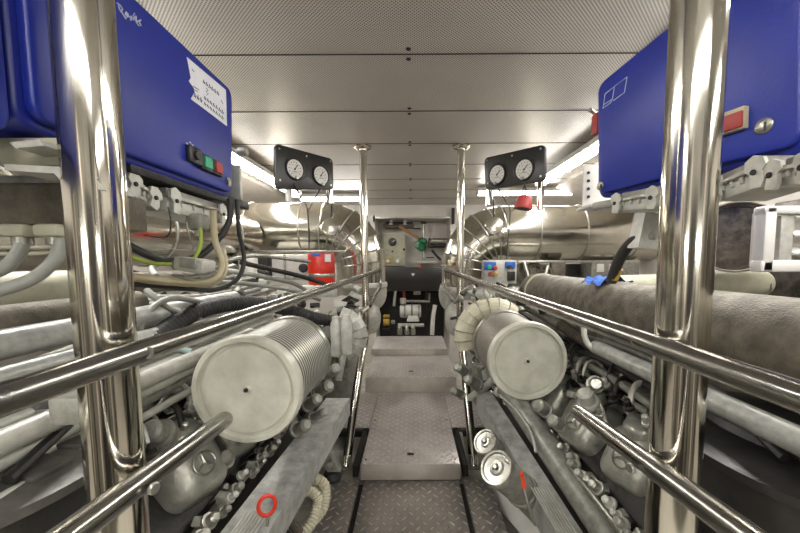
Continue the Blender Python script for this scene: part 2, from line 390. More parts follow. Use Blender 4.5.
# ================================================================== COLUMNS + RAILS
for px, py, X, w in ((101, 262, -.572, 'left'), (685, 262, .55, 'right')):
    p = PX(px, py, X)
    t = thing('support_column', (p.x, p.y, -.3), 'thick polished steel column in the %s foreground' % w, 'column')
    MB().lathe([(.0455 if X < 0 else .0465, 0), (.0455 if X < 0 else .0465, .3+CZ)], (p.x, p.y, -.3), (0, 0, 1), 48).build('shaft', 'chrome', t)
    MB().lathe([(.09, 0), (.09, .012), (.06, .016)], (p.x, p.y, CZ-.016), (0, 0, 1), 40).build('flange', 'steel', t)
    MB().lathe([(.1, 0), (.1, .015), (.06, .02)], (p.x, p.y, -.4), (0, 0, 1), 40).build('base_flange', 'steel', t)
    MB().cyl((p.x, p.y, -.385), (0, 0, 1), .0535, .09, 40).build('base_collar', 'chrome', t)
for s, w, pa, pb, lowa, lowb, ye in ((-1, 'left', (0, 400), (380, 270), (75, 531), (224, 420), .935), (1, 'right', (800, 397), (445, 270), (742, 533), (578, 412), 1.04)):
    A = PX(*pa, s*.482); B = P(*pb, 4.15); D = (A-B).normalized()
    A2 = A+D*.75
    t = thing('handrail', (A.x, 1.2, A.z), 'upper polished handrail on the %s running the length of the walkway' % w, 'handrail')
    MB().tube([A2, B], .0205, 24).build('rail', 'rail', t)
    lowB = B+V((0, .02, -.19)); lowP = P(370 if s < 0 else 459, 306, 3.45)
    MB().tube(cr([B, B+V((-s*.0, .05, -.03)), B+V((0, .06, -.12)), lowB, lowB+(lowP-lowB)*.3, lowP], 6), .0185, 14).build('end_loop', 'rail', t)
    sc = PX(147 if s < 0 else 636, 353 if s < 0 else 341, s*.462)
    MB().cyl(sc+V((s*.004, 0, 0)), (-s, -.25, .1), .0105, .01, 20, .002).build('screw', 'steel', t)
    LB = P(*lowb, ye); LA = PX(*lowa, s*.482); E = (LA-LB).normalized(); LA2 = LA+E*.5
    t = thing('handrail', (LB.x, LB.y-.5, LB.z), 'short lower handrail on the %s with a rounded free end' % w, 'handrail')
    pts = [LA2, LB-E*-.03]; r = .0225
    n = 6; tail = [LB-E*(r*math.sin(PI/2*i/n)) for i in range(n+1)]
    MB().tube([LA2, LB+E*.02]+tail, [r, r]+[max(.0008, r*math.cos(PI/2*i/n)) for i in range(n+1)], 24).build('rail', 'rail', t)
    sc = PX(152 if s < 0 else 632, 488 if s < 0 else 468, s*.462)
    MB().cyl(sc, (-s, -.3, 0), .0105, .008, 20, .002).build('screw', 'steel', t)
# far stanchions
for s, px, w in ((-1, 363, 'left'), (1, 461, 'right')):
    YP = 3.4; top = P(px, 150, YP); top.z = CZ; mid = V((top.x, YP, P(px, 325, YP).z))
    base = P(346 if s < 0 else 474, 472, 2.66); base.z = -.02
    t = thing('stanchion', (base.x, base.y, base.z), 'slim polished pole on the %s of the walkway, bent near its foot' % w, 'pole')
    MB().tube([top, mid]+cr([mid, mid+V((0, -.04, -.12)), mid.lerp(base, .4), base], 6)[1:], .036, 20).build('shaft', 'chrome', t)
    MB().lathe([(.085, 0), (.085, -.01), (.07, -.022), (.045, -.03)], (top.x, top.y, CZ), (0, 0, 1), 32).build('flange', 'chrome', t)
    for i in range(4):
        a_ = PI/4+i*PI/2; MB().cyl((top.x+.066*math.cos(a_), top.y+.066*math.sin(a_), CZ-.03), (0, 0, 1), .008, .015, 8).build('bolt', 'steel', t)
    MB().box((base.x, base.y, -.012), (.11, .09, .02), bev=.004).build('foot', 'steel', t)
    for d in (-.03, .03): MB().box((base.x+d, base.y-.01, .03), (.012, .06, .08), bev=.003).build('bracket', 'steel', t)
# small white posts beside stanchion feet
for px, w in ((352, 'left'), (466, 'right')):
    a = P(px, 470, 2.72); b = P(px-2 if w == 'left' else px-6, 432, 3.0)
    MB().tube([a, b], .022, 12).build('support_strut', 'white', None, 'short white slanted strut behind the foot of the %s slim pole' % w, 'strut')
# ================================================================== BLUE CABINETS
class Pan:
    """a flat face given by four corners: near-bottom, far-bottom, far-top, near-top"""
    def __init__(s, nb, fb, ft, nt, toward):
        s.c = [V(q) for q in (nb, fb, ft, nt)]
        s.x = (fb-nb).normalized(); up = (ft-fb); s.n = s.x.cross(up).normalized()
        if s.n.dot(V(toward)) < 0: s.n = -s.n
        s.y = (up-s.x*up.dot(s.x)).normalized(); s.o = nb; s.w = (fb-nb).length; s.h = ((ft-fb).length+(nt-nb).length)/2
    def bil(s, u, v, off=0):
        a, b, c, d = s.c; return (a*(1-u)+b*u)*(1-v)+(d*(1-u)+c*u)*v+s.n*off
    def hit(s, px, py, off=0):
        d = ray(px, py); o = V((0, 0, EYE)); q = s.o+s.n*off
        return o+d*((q-o).dot(s.n)/d.dot(s.n))
    def solid(s, r, ins, o0, o1, bev=.01):
        poly = rrect(s.w-2*ins, s.h-2*ins, r, 8, ins, ins); n = len(poly); mb = MB()
        rings = [(0, o0), (0, o1-math.copysign(bev, o1-o0)), (bev*.4, o1-math.copysign(bev*.3, o1-o0)), (bev, o1)]
        vs = []
        for sh, off in rings:
            for x, y in poly:
                cx, cy = s.w/2, s.h/2
                x2 = x+(cx-x)*sh/(s.w/2)*1.0; y2 = y+(cy-y)*sh/(s.h/2)
                vs.append(s.bil(x2/s.w, y2/s.h, off))
        fs = [(j*n+i, j*n+(i+1) % n, (j+1)*n+(i+1) % n, (j+1)*n+i) for j in range(3) for i in range(n)]
        fs += [tuple(range(n)), tuple(range(3*n, 4*n))]
        return mb.add(vs, fs)
    def R(s): return Matrix((s.x, s.y, s.n)).transposed()
    def disc(s, px, py, prof, off=.0, n=28): return MB().lathe(prof, s.hit(px, py, off), s.n, n)
def strokes(pan, lines, r, off, name, m, parent, label=None):
    b = MB()
    for ln in lines:
        pts = [pan.hit(x, y, off) for x, y in ln]
        if len(pts) == 1: pts.append(pts[0]+pan.x*r*2)
        b.tube(pts, r, 5)
    return b.build(name, m, parent, label)
XL = -.66
lcab = thing('control_cabinet', (-.83, .95, EYE+.22), 'blue electrical cabinet on the left with torn paper note and push buttons', 'cabinet')
lp = Pan(PX(24, 124, XL), PX(234, 198.5, XL), PX(234, 89, XL), V((XL, PX(24, 124, XL).y, PX(234, 89, XL).z)), (1, 0, 0))
lp.solid(.035, 0, -.34, -.016, .008).build('body', 'bluedark', lcab)
dr = lp.solid(.03, .016, -.014, .002, .005).build('door', 'blue', lcab)
# paper note
pp = [(187, 57), (226, 90), (227, 126), (191, 99), (195, 92), (194, 88), (189, 81), (191, 78)]
vs = [lp.hit(x, y, .0032) for x, y in pp]; MB().add(vs+[v-lp.n*.001 for v in vs], [tuple(range(8))]+[tuple(8+i for i in range(8))]+[(i, (i+1) % 8, 8+(i+1) % 8, 8+i) for i in range(8)]).build('paper_note', 'paper', dr, 'torn white paper note with handwriting')
wr = []
def scr(x, y, n, dx, sy, hh):   # a line of handwriting
    for i in range(n):
        q = x+i*dx; yy = y+i*dx*sy
        wr.append([(q, yy), (q+dx*.3, yy-hh+dx*.3*sy), (q+dx*.5, yy+dx*.5*sy), (q+dx*.75, yy-hh*.6+dx*.75*sy)])
scr(203, 83, 6, 2.8, .82, 4); scr(194, 97, 3, 3, .75, 5); scr(204, 99, 7, 2.9, .8, 3.6); scr(204, 104.5, 7, 2.9, .8, 3.2)
wr += [[(206, 88), (208, 90), (206, 92), (208.5, 94), (206.5, 95)], [(192, 69), (194, 72)], [(221, 100), (223, 104)], [(193, 86), (199, 90)], [(195, 90), (198, 92)]]
strokes(lp, wr, .0011, .0036, 'handwriting', 'ink', dr)
# marker scribble, upper left
sl = [[(117, 3), (120, 5), (122.5, 9), (121, 12), (119, 8), (118.5, 5.5)], [(121, 11), (126, 19)], [(126, 12), (128, 14), (127, 17), (125.6, 15), (126, 12)], [(128, 16), (131, 18), (130.5, 20.5)], [(131, 16), (131.5, 20)],
      [(133, 15), (135, 18), (133.5, 20), (132.5, 17)], [(134, 13.6), (134.6, 13.9)], [(136, 16), (136.2, 22), (139, 26)], [(136.5, 22), (141, 20)], [(139, 21), (141, 26)]]
strokes(lp, sl, .0017, .003, 'marker_writing', 'chalk', dr)
# switches
for i, (x, y, m) in enumerate(((194, 155.5, 'panel'), (205.5, 163, 'panel'), (216, 168, 'panel'))):
    c = lp.hit(x, y, .008)
    b_ = MB().box(c, (.058, .048, .016), lp.R(), .003).build('switch', m, dr)
    if i == 0: MB().cyl(c+lp.n*.008, lp.n, .014, .008, 20, .002).build('knob', 'black', b_)
    else: MB().box(c+lp.n*.009, (.036, .034, .012), lp.R(), .003).build('push_button', 'gbtn' if i == 1 else 'redd', b_, ('green' if i == 1 else 'red')+' push button')
lk = lp.disc(228, 182, [(.017, 0), (.017, .004), (.012, .007), (0, .007)], .001).build('lock', 'steel', dr)
MB().box(lp.hit(228, 182, .009), (.004, .016, .003), lp.R()).build('lock_slot', 'black', lk)
for q in ((187, 143.5), (190, 142.5), (192.5, 145)): MB().box(lp.hit(*q, .002), (.009, .004, .002), lp.R()).build('tick_mark', 'chalk', dr)
# near second left cabinet
n0 = PX(16, 138, XL); lp2 = Pan(V((XL, .12, EYE+.205)), V((XL, n0.y, EYE+.205)), V((XL, n0.y, EYE+.62)), V((XL, .12, EYE+.62)), (1, 0, 0))
c2 = thing('control_cabinet', (-.83, .33, EYE+.2), 'blue electrical cabinet cut off by the left edge, nearest the viewer', 'cabinet')
lp2.solid(.035, 0, -.34, -.016, .008).build('body', 'bluedark', c2); lp2.solid(.03, .006, -.014, .002, .005).build('door', 'blue', c2)
# right
rcab = thing('control_cabinet', (.95, .95, EYE+.22), 'blue electrical cabinet on the right with outlined logo and red indicator', 'cabinet')
def planar(a, b, c, pix):
    n = (b-a).cross(c-b).normalized(); d = ray(*pix); o = V((0, 0, EYE)); return o+d*((a-o).dot(n)/d.dot(n))
_a, _b, _c = P(812, 150.5, .72), P(594.5, 199.5, 1.25), P(594.5, 84, 1.25)
rp = Pan(_a, _b, _c, planar(_a, _b, _c, (812, -100)), (-1, 0, 0))
rp.solid(.035, 0, -.34, -.016, .008).build('body', 'bluedark', rcab)
rd = rp.solid(.03, .016, -.014, .002, .005).build('door', 'blue', rcab)
lg = [[(605, 94), (614.5, 86.5), (612.5, 99), (603.5, 105), (605, 94)], [(615, 86), (627, 77), (624.5, 92.5), (613.5, 100.5)], [(602.7, 108.5), (611, 102.5), (612, 99.5), (603.8, 104.5), (602.7, 108.5)]]
strokes(rp, lg, .0013, .003, 'logo', 'chalk', rd, 'white outlined logo of slanted boxes')
q = rp.hit(731, 122, .008)
ib = MB().box(q, (.062, .05, .018), rp.R(), .003).build('indicator', 'beige', rd, 'red window indicator in a brass frame')
MB().box(rp.hit(731, 122, .019), (.046, .036, .008), rp.R(), .003).build('indicator_window', 'redd', ib)
for (x, y, r) in ((765, 126, .0165), (601, 186, .014)):
    lk = rp.disc(x, y, [(r, 0), (r, .005), (r*.7, .008), (0, .008)], .001).build('lock', 'steel', rd)
    MB().box(rp.hit(x, y, .0095), (.004, r*1.1, .003), rp.R()).build('lock_slot', 'black', lk)
MB().box(P(594, 122, 1.29)+V((.02, .02, 0)), (.02, .04, .07), bev=.003).build('side_tag', 'redd', rcab, 'red tag on the far side')
MB().tube([P(596, 110, 1.3)+V((.01, .03, 0)), P(590, 110, 1.31)], .008, 10).build('side_stud', 'steel', rcab)
# white perforated bracket plates beside right cabinet / grey panel beside left
p0 = P(583, 208, 1.62); p1 = P(601, 165, 1.62)
br = thing('bracket_plate', ((p0.x+p1.x)/2, 1.62, p0.z), 'white drilled bracket plate beside the far end of the right blue cabinet', 'bracket')
MB().box(((p0.x+p1.x)/2+.04, 1.63, (p0.z+p1.z)/2), (p1.x-p0.x+.08, .012, p1.z-p0.z), bev=.003).build('plate', 'white', br)
for y in (173, 181, 189, 197): MB().cyl(P(588, y, 1.626), (0, -1, 0), .007, .006, 10).build('bolt', 'dark', br)
MB().box((p0.x+.12, 1.56, p0.z-.008), (.3, .13, .012), bev=.003).build('shelf', 'white', br)
p0 = P(234, 200, 1.42); p1 = P(241, 165, 1.42)
MB().box(((p0.x+p1.x)/2-.03, 1.42, (p0.z+p1.z)/2), (.09, .02, p1.z-p0.z), bev=.004).build('mounting_plate', 'grey2', None, 'grey upright mounting plate behind the left blue cabinet', 'bracket')
MB().cyl(P(238, 152, 1.6), (1, 0, 0), .02, .04, 14, .004).build('ceiling_fitting', 'steel', None, 'small round metal fitting beside the far top of the left cabinet', 'fitting')
# ---------------- multi-pin connectors below cabinets
def connector(a, b, hgt, label, dep=.10, parent=None):
    """heavy-duty plug housing between points a and b (bottom edge), hanging under a cabinet"""
    a, b = V(a), V(b); d = (b-a); L = d.length; d.normalize(); n = V((-d.y, d.x, 0)).normalized()
    if n.x*a.x > 0: n = -n       # toward aisle
    up = d.cross(n); up = up if up.z > 0 else -up
    R = Matrix((d, -n, up)).transposed(); mid = (a+b)/2-n*dep/2
    t = thing('plug_connector', a.lerp(b, .5)-n*dep/2, label, 'connector')
    MB().box(mid+up*hgt*.30, (L, dep, hgt*.55), R, .006).build('hood', 'grey2', t)
    MB().box(mid+up*hgt*.72, (L*.92, dep*.85, hgt*.5), R, .004).build('socket', 'grey', t)
    for k in range(4): MB().box(mid+up*hgt*.5+n*dep*.5+d*L*(-.3+.2*k), (.008, .012, hgt*.4), R, .002).build('rib', 'grey2', t)
    for e in (-1, 1):
        c = mid+d*e*L*.44+n*(dep*.5+.006)+up*hgt*.45
        pr = [(-.012, -.45*hgt), (.012, -.5*hgt), (.02, -.3*hgt), (.016, .0), (.026, .12*hgt), (.02, .38*hgt), (.0, .52*hgt), (-.02, .4*hgt), (-.022, .1*hgt), (-.01, -.05*hgt)]
        lv = MB().prism(pr, c, d, up, n, .008).build('locking_lever', 'grey2', t)
        MB().cyl(c+n*.008, n, .006, .005, 12, .001).build('pivot', 'dark', lv)
    MB().box(mid+n*(dep*.5+.008)+up*hgt*.6, (L*.8, .006, .010), R, .001).build('bar', 'steel', t)
    return t
connector(PX(168, 212, -.69), PX(231, 226, -.69)+V((0, -.06, 0)), .075, 'grey locking plug connector under the far end of the left blue cabinet', .13)
connector(PX(126, 193, -.70), PX(150, 208, -.70), .06, 'grey plug connector under the left cabinet, right behind the thick column', .13)
connector(P(616, 213, 1.16), P(657, 208, 1.0), .065, 'grey locking plug connector under the far end of the right blue cabinet', .12)
connector(P(716, 203, .86), P(765, 186, .74), .07, 'grey locking plug connector under the near end of the right blue cabinet', .12)
connector(P(775, 189, .72), P(812, 182, .64), .06, 'grey plug connector at the right picture edge under the blue cabinet', .12)
MB().box(PX(160, 185, -.76)+V((0, .1, .0)), (.16, .62, .03), bev=.004).build('mounting_rail', 'dark', None, 'dark mounting rail under the left blue cabinet', 'rail')
MB().tube([P(595, 206, 1.33), P(830, 168, .72)], .014, 8).build('mounting_rail', 'grey2', None, 'slim grey mounting rail under the right blue cabinet', 'rail')
q = PX(198, 222, -.68); cc = thing('cable_gland', q-V((0, 0, .03)), 'grey box gland hanging from the far left connector', 'gland')
MB().box(q, (.05, .05, .05), bev=.008).build('body', 'grey', cc); MB().cyl(q-V((0, 0, .045)), (0, 0, 1), .012, .03, 14, .002).build('nut', 'grey2', cc)
# near-left bracket under cabinet and grey junction housing
bx = thing('support_bracket', P(30, 168, .62), 'pale angled metal bracket under the near left blue cabinet', 'bracket')
MB().box(P(45, 153, .66)+V((-.02, .03, 0)), (.11, .08, .05), bev=.004).build('block', 'olive', bx)
MB().prism([(0, 0), (.13, -.004), (.15, -.04), (.09, -.032), (.075, -.014), (0, -.01)], P(4, 164, .60), (1, .1, 0), (0, 0, 1), (0, 1, 0), .07).build('flange', 'grey2', bx)
MB().prism([(0, 0), (.05, .004), (.058, -.006), (.01, -.01)], P(9, 142, .6), (1, 0, 0), (0, 0, 1), (0, 1, 0), .06).build('clip', 'grey2', bx)
g0 = P(0, 225, .72); g1 = P(72, 182, .72)
jb = thing('junction_box', ((g0.x+g1.x)/2, .8, g0.z), 'large grey junction housing under the left cabinet with cable glands', 'junction box')
MB().box(((g0.x-.3+g1.x)/2, .82, (g0.z+g1.z)/2), (g1.x-g0.x+.3, .2, g1.z-g0.z), bev=.008).build('housing', 'tan', jb)
MB().box(((g0.x-.3+g1.x)/2, .82, g1.z+.01), (g1.x-g0.x+.26, .16, .02), bev=.006).build('lid', 'grey', jb)
for px in (22, 56):
    q = P(px, 231, .73); MB().box(q, (.052, .05, .026), bev=.008).build('gland', 'olive', jb); MB().cyl(q-V((0, 0, .03)), (0, 0, 1), .017, .02, 16, .002).build('gland_nut', 'steel', jb)
cable('conduit', [(60, 236, .73), (56, 258, .72), (32, 279, .70), (-6, 292, .66), (-40, 300, .62)], .0125, 'greyhose', 'grey flexible conduit curving left from the right-hand gland of the junction housing', 'hose')
cable('conduit', [(24, 236, .73), (19, 252, .72), (4, 268, .70), (-30, 280, .66)], .0125, 'greyhose', 'grey flexible conduit curving left from the left-hand gland of the junction housing', 'hose')
cable('cable', [(72, 238, .80), (84, 258, .82), (120, 266, .85)], .008, 'rubber', 'black cable passing behind the left column at junction height')
# cables on the left
cable('cable', [(230, 199, 1.25), (229, 222, 1.24), (214, 244, 1.2), (196, 257, 1.14), (170, 261, 1.08), (150, 256, 1.0), (124, 243, .95)], .0105, 'rubber', 'thick black cable looping from the left cabinet corner back to the column')
cable('cable', [(200, 228, 1.1), (201, 242, 1.1), (197, 254, 1.09), (188, 262, 1.06), (165, 264, 1.02), (146, 262, .98), (124, 254, .95)], .0058, 'yg', 'yellow-green earth cable under the left blue cabinet')
cable('cable', [(213, 210, 1.12), (215, 240, 1.14), (222, 262, 1.14), (217, 277, 1.1), (200, 282, 1.06), (165, 280, 1.0), (124, 275, .95)], .0098, 'beige', 'beige cable hanging in a loop under the left blue cabinet')
cable('cable', [(237, 200, 1.36), (239, 232, 1.34), (244, 258, 1.3), (238, 278, 1.26), (218, 289, 1.2), (190, 289, 1.1), (160, 286, 1.03), (124, 284, .96)], .0078, 'rubber', 'thin black cable hanging lowest below the left blue cabinet')
cable('cable', [(124, 280, .97), (160, 283, 1.02), (190, 285, 1.08), (216, 283, 1.12), (226, 270, 1.14), (224, 250, 1.16)], .006, 'beige', 'thin beige cable bundled beside the thicker beige loop')
for i, (px, m) in enumerate((((168, 215, .95), 'rubber'), ((186, 228, .96), 'greyhose'))):
    x, y, Y = px
    cable('wire', [(x, y-8, Y), (x+3, y+8, Y), (x-2+i*8, y+22, Y+.05), (x-24+i*3, y+20, Y)], .0018, m, ('thin dark wire' if i == 0 else 'thin grey wire')+' dangling under the left cabinet connector', 'wire')
cn = thing('plug_connector', P(196, 276, 1.04), 'grey loose plug housing lying on the cables under the left cabinet', 'connector')
c = P(195, 265, 1.04); MB().box(c, (.10, .055, .04), (0, .12, -.2), .008).build('hood', 'grey2', cn); MB().box(c+V((0, -.03, .005)), (.055, .012, .03), (0, .12, -.2), .005).build('cover', 'grey', cn)
MB().tube([c+V((-.06, -.01, -.03)), c+V((0, -.03, -.035)), c+V((.07, -.01, -.02))], .005, 8).build('bail', 'steel', cn)
MB().cyl(c+V((-.065, 0, 0)), (1, 0, 0), .014, .03, 12, .003).build('cable_entry', 'grey', cn)
# ================================================================== GAUGE PANELS
def gauge_panel(px, Ys, gs, label, posts):
    c = [P(x, y, Y) for (x, y), Y in zip(px, Ys)]
    c[3] = planar(c[0], c[1], c[2], px[3]); pn = Pan(c[0], c[1], c[2], c[3], (0, -1, 0))
    t = thing('gauge_panel', (c[0]+c[1])/2, label, 'gauge panel')
    pl = pn.solid(.035, 0, -.02, .0, .004).build('plate', 'panel', t)
    for x, y, r in gs:
        g = pn.disc(x, y, [(r*1.3, 0), (r*1.3, .012), (r*1.12, .018), (r*1.03, .018), (r*1.0, .014)], 0, 32).build('gauge', 'black', t)
        pn.disc(x, y, [(r*1.03, 0), (r*1.03, .004)], .0145, 32).build('dial', 'white', g)
        o = pn.hit(x, y, .0195); b = MB()
        for i in range(11):
            a = math.radians(225-27*i); dd = pn.x*math.cos(a)+pn.y*math.sin(a)
            b.tube([o+dd*r*.68, o+dd*r*.85], .0016, 5)
            if i % 2 == 0: b.tube([o+dd*r*.5-pn.x*.003, o+dd*r*.5+pn.x*.003], .0016, 5)
        b.tube([o-pn.x*.014-pn.y*.018, o+pn.x*.014-pn.y*.018], .002, 5)
        b.build('dial_mark', 'black', g)
        MB().tube([o-(pn.x+pn.y)*r*.12, o+(pn.x+pn.y)*r*.45], .003, 6).add([], []).cyl(o-pn.n*.002, pn.n, r*.1, .005, 12).build('hand', 'black', g)
        MB().cyl(pn.hit(x, y+9, .0), pn.n, .012, .03, 12).build('fitting', 'steel', g)
    for u, v in ((.06, .9), (.94, .9), (.94, .15), (.06, .2), (.5, .88)):
        MB().cyl(pn.bil(u, v, 0), pn.n, .007, .005, 10, .001).build('screw', 'steel', t)
    for (x, y0, y1, Y, r, m) in posts:
        a = P(x, y0+6, Y); MB().cyl(P(x, y1, Y), (0, 0, 1), r, a.z-P(x, y1, Y).z, 20, .003).build('post', m, t)
    return pn, t
pn, t = gauge_panel([(276, 189), (334, 190), (333, 159), (275, 143)], [2.32, 2.72, 2.72, 2.32], [(295, 169, .060), (321, 175.5, .060)], 'black panel with two round white gauges hanging on the left', [(289, 150, 202, 2.52, .022, 'white'), (330, 160, 204, 2.78, .026, 'chrome')])
cable('capillary', [(294, 184, 2.4), (300, 196, 2.55), (307, 208, 3.2), (309, 232, 3.6), (309, 250, 4.0)], .006, 'dark', 'thin dark capillary line dropping from the near gauge of the left panel', 'wire')
cable('capillary', [(320, 189, 2.6), (314, 200, 2.8), (308, 212, 3.25)], .005, 'dark', 'thin dark capillary line dropping from the far gauge of the left panel', 'wire')
pn, t = gauge_panel([(485, 190), (545, 181), (545, 144), (484, 158)], [2.74, 2.34, 2.34, 2.74], [(497, 174.5, .062), (524, 169.5, .062)], 'black panel with two round white gauges hanging on the right', [(489, 160, 206, 2.86, .027, 'chrome'), (540, 160, 210, 2.52, .022, 'chrome')])
cable('capillary', [(498, 188, 2.7), (505, 200, 3.0), (510, 212, 3.6), (508, 240, 4.0), (507, 256, 4.05)], .006, 'brownhose', 'thin brown capillary line dropping from the far gauge of the right panel', 'wire')
cable('capillary', [(525, 184, 2.45), (520, 198, 2.8), (512, 212, 3.6)], .005, 'brownhose', 'thin brown capillary line dropping from the near gauge of the right panel', 'wire')
c = P(523, 209, 2.5); al = thing('alarm_bell', c, 'small dull red cone hanging below the right gauge panel', 'bell')
MB().lathe([(.062, 0), (.065, .008), (.045, .085), (.038, .092), (0, .092)], c, (.18, 0, 1), 28).build('cup', 'redd', al); MB().tube([c+V((.016, 0, .09)), c+V((.022, .02, .16))], .006, 8).build('hanger', 'dark', al)
MB().lathe([(.05, -.001), (.03, .004), (0, .006)], c+V((0, 0, -.002)), (.18, 0, 1), 24).build('lens', 'dark', al)
# ================================================================== EXHAUSTS
def exhaust(s, w, YE):
    top = P(560, 206, YE).z if s > 0 else P(270, 203, YE).z
    r = .345; zc = top-r; xo = P(441 if s > 0 else 386, 270, YE).x; xc = xo+s*(r-.03)
    R = .43; t = thing('exhaust_pipe', (xc, YE, zc-1.0), 'large polished clad exhaust pipe with segmented elbow on the %s' % w, 'exhaust pipe')
    MB().tube([V((s*(WX-.02), YE, zc)), V((xc+s*R, YE, zc))], r, 40).build('pipe', 'clad', t)
    pts = []; k = 6
    for i in range(k+1):
        a = PI/2*i/k; pts.append(V((xc+s*R-s*R*math.sin(a), YE, zc-R+R*math.cos(a))))
    down = V((xc, YE, zc-R-.22)); r2 = .31
    seg = MB().tube(pts+[down], [r-(r-r2)*i/k for i in range(k+1)]+[r2], 40)
    seg.build('elbow', 'clad', t, ang=12)
    for i, p in enumerate(pts):
        tn = (pts[min(i+1, k)]-pts[max(i-1, 0)]).normalized(); rr = r-(r-r2)*i/k+.005
        x, y, z = frame(tn)
        MB().tube([p+(x*math.cos(a)+y*math.sin(a))*rr for a in [2*PI*j/36 for j in range(36)]], .008, 6, True).build('seam_band', 'steel', t)
    for xx in (.75, 1.3, 1.9) if s > 0 else (.6, 1.25, 1.9):
        MB().tube([V((s*(abs(xc)+R+xx-.35), YE+(r+.004)*math.sin(a), zc+(r+.004)*math.cos(a))) for a in [2*PI*j/40 for j in range(40)]], .009, 6, True).build('seam_band', 'steel', t)
    # round inspection cap
    q = P(494 if s > 0 else 331, 226 if s > 0 else 227, YE-r-.05)
    MB().lathe([(.10, 0), (.105, .012), (.098, .024), (.06, .03), (0, .034)], q, (0, -1, .1), 32).build('access_cap', 'clad', t)
    MB().tube([q+V((0, 0, .1)), q+V((0, .05, .3))], .01, 8).build('cap_hanger', 'dark', t)
    # lower insulated collar towards turbo
    c = down; MB().lathe([(.32, 0), (.33, -.02), (.33, -.06), (.29, -.08), (.25, -.16), (.0, -.16)], c, (0, 0, 1), 40).build('collar', 'grey2', t)
    return zc, xc, down
exR = exhaust(1, 'right', 4.45); exL = exhaust(-1, 'left', 4.45)
t = thing('side_duct', (-1.95, 2.9, EYE+.05), 'polished clad duct running toward the viewer below the left cabinet, joining the exhaust pipe', 'duct')
MB().tube([H(-1.98, 1.35, .20), H(-1.98, 4.08, .30)], .26, 40).build('cladding', 'clad', t)
for y in (1.6, 2.1, 2.6, 3.1, 3.6): MB().tube([H(-1.98+.264*math.cos(a), y, .20+(y-1.35)*.0366+.264*math.sin(a)) for a in [2*PI*j/40 for j in range(40)]], .008, 6, True).build('seam_band', 'steel', t)
# turbo housings and bodies below the elbows
def turbo(s, w):
    xc = s*.62; Y = 4.1
    q1 = P(384 if s < 0 else 443, 300, 4.4); t = exh[w]
    def sph(px, py, Y, rx, ry, sub='turbocharger', m='grey2'):
        b = bmesh.new(); bmesh.ops.create_icosphere(b, subdivisions=3, radius=1)
        p = P(px, py, Y); MB().bm(b, Matrix.Translation(p) @ Matrix.Diagonal((rx, .16, ry, 1))).build(sub, m, t)
    if s < 0:
        sph(376, 292, 4.5, .14, .22); sph(370, 318, 4.4, .14, .21)
    else:
        sph(448, 294, 4.5, .12, .21); sph(455, 318, 4.4, .13, .23)
    c = P(351 if s < 0 else 474, 318, 2.35 if s < 0 else 2.45)
    return t
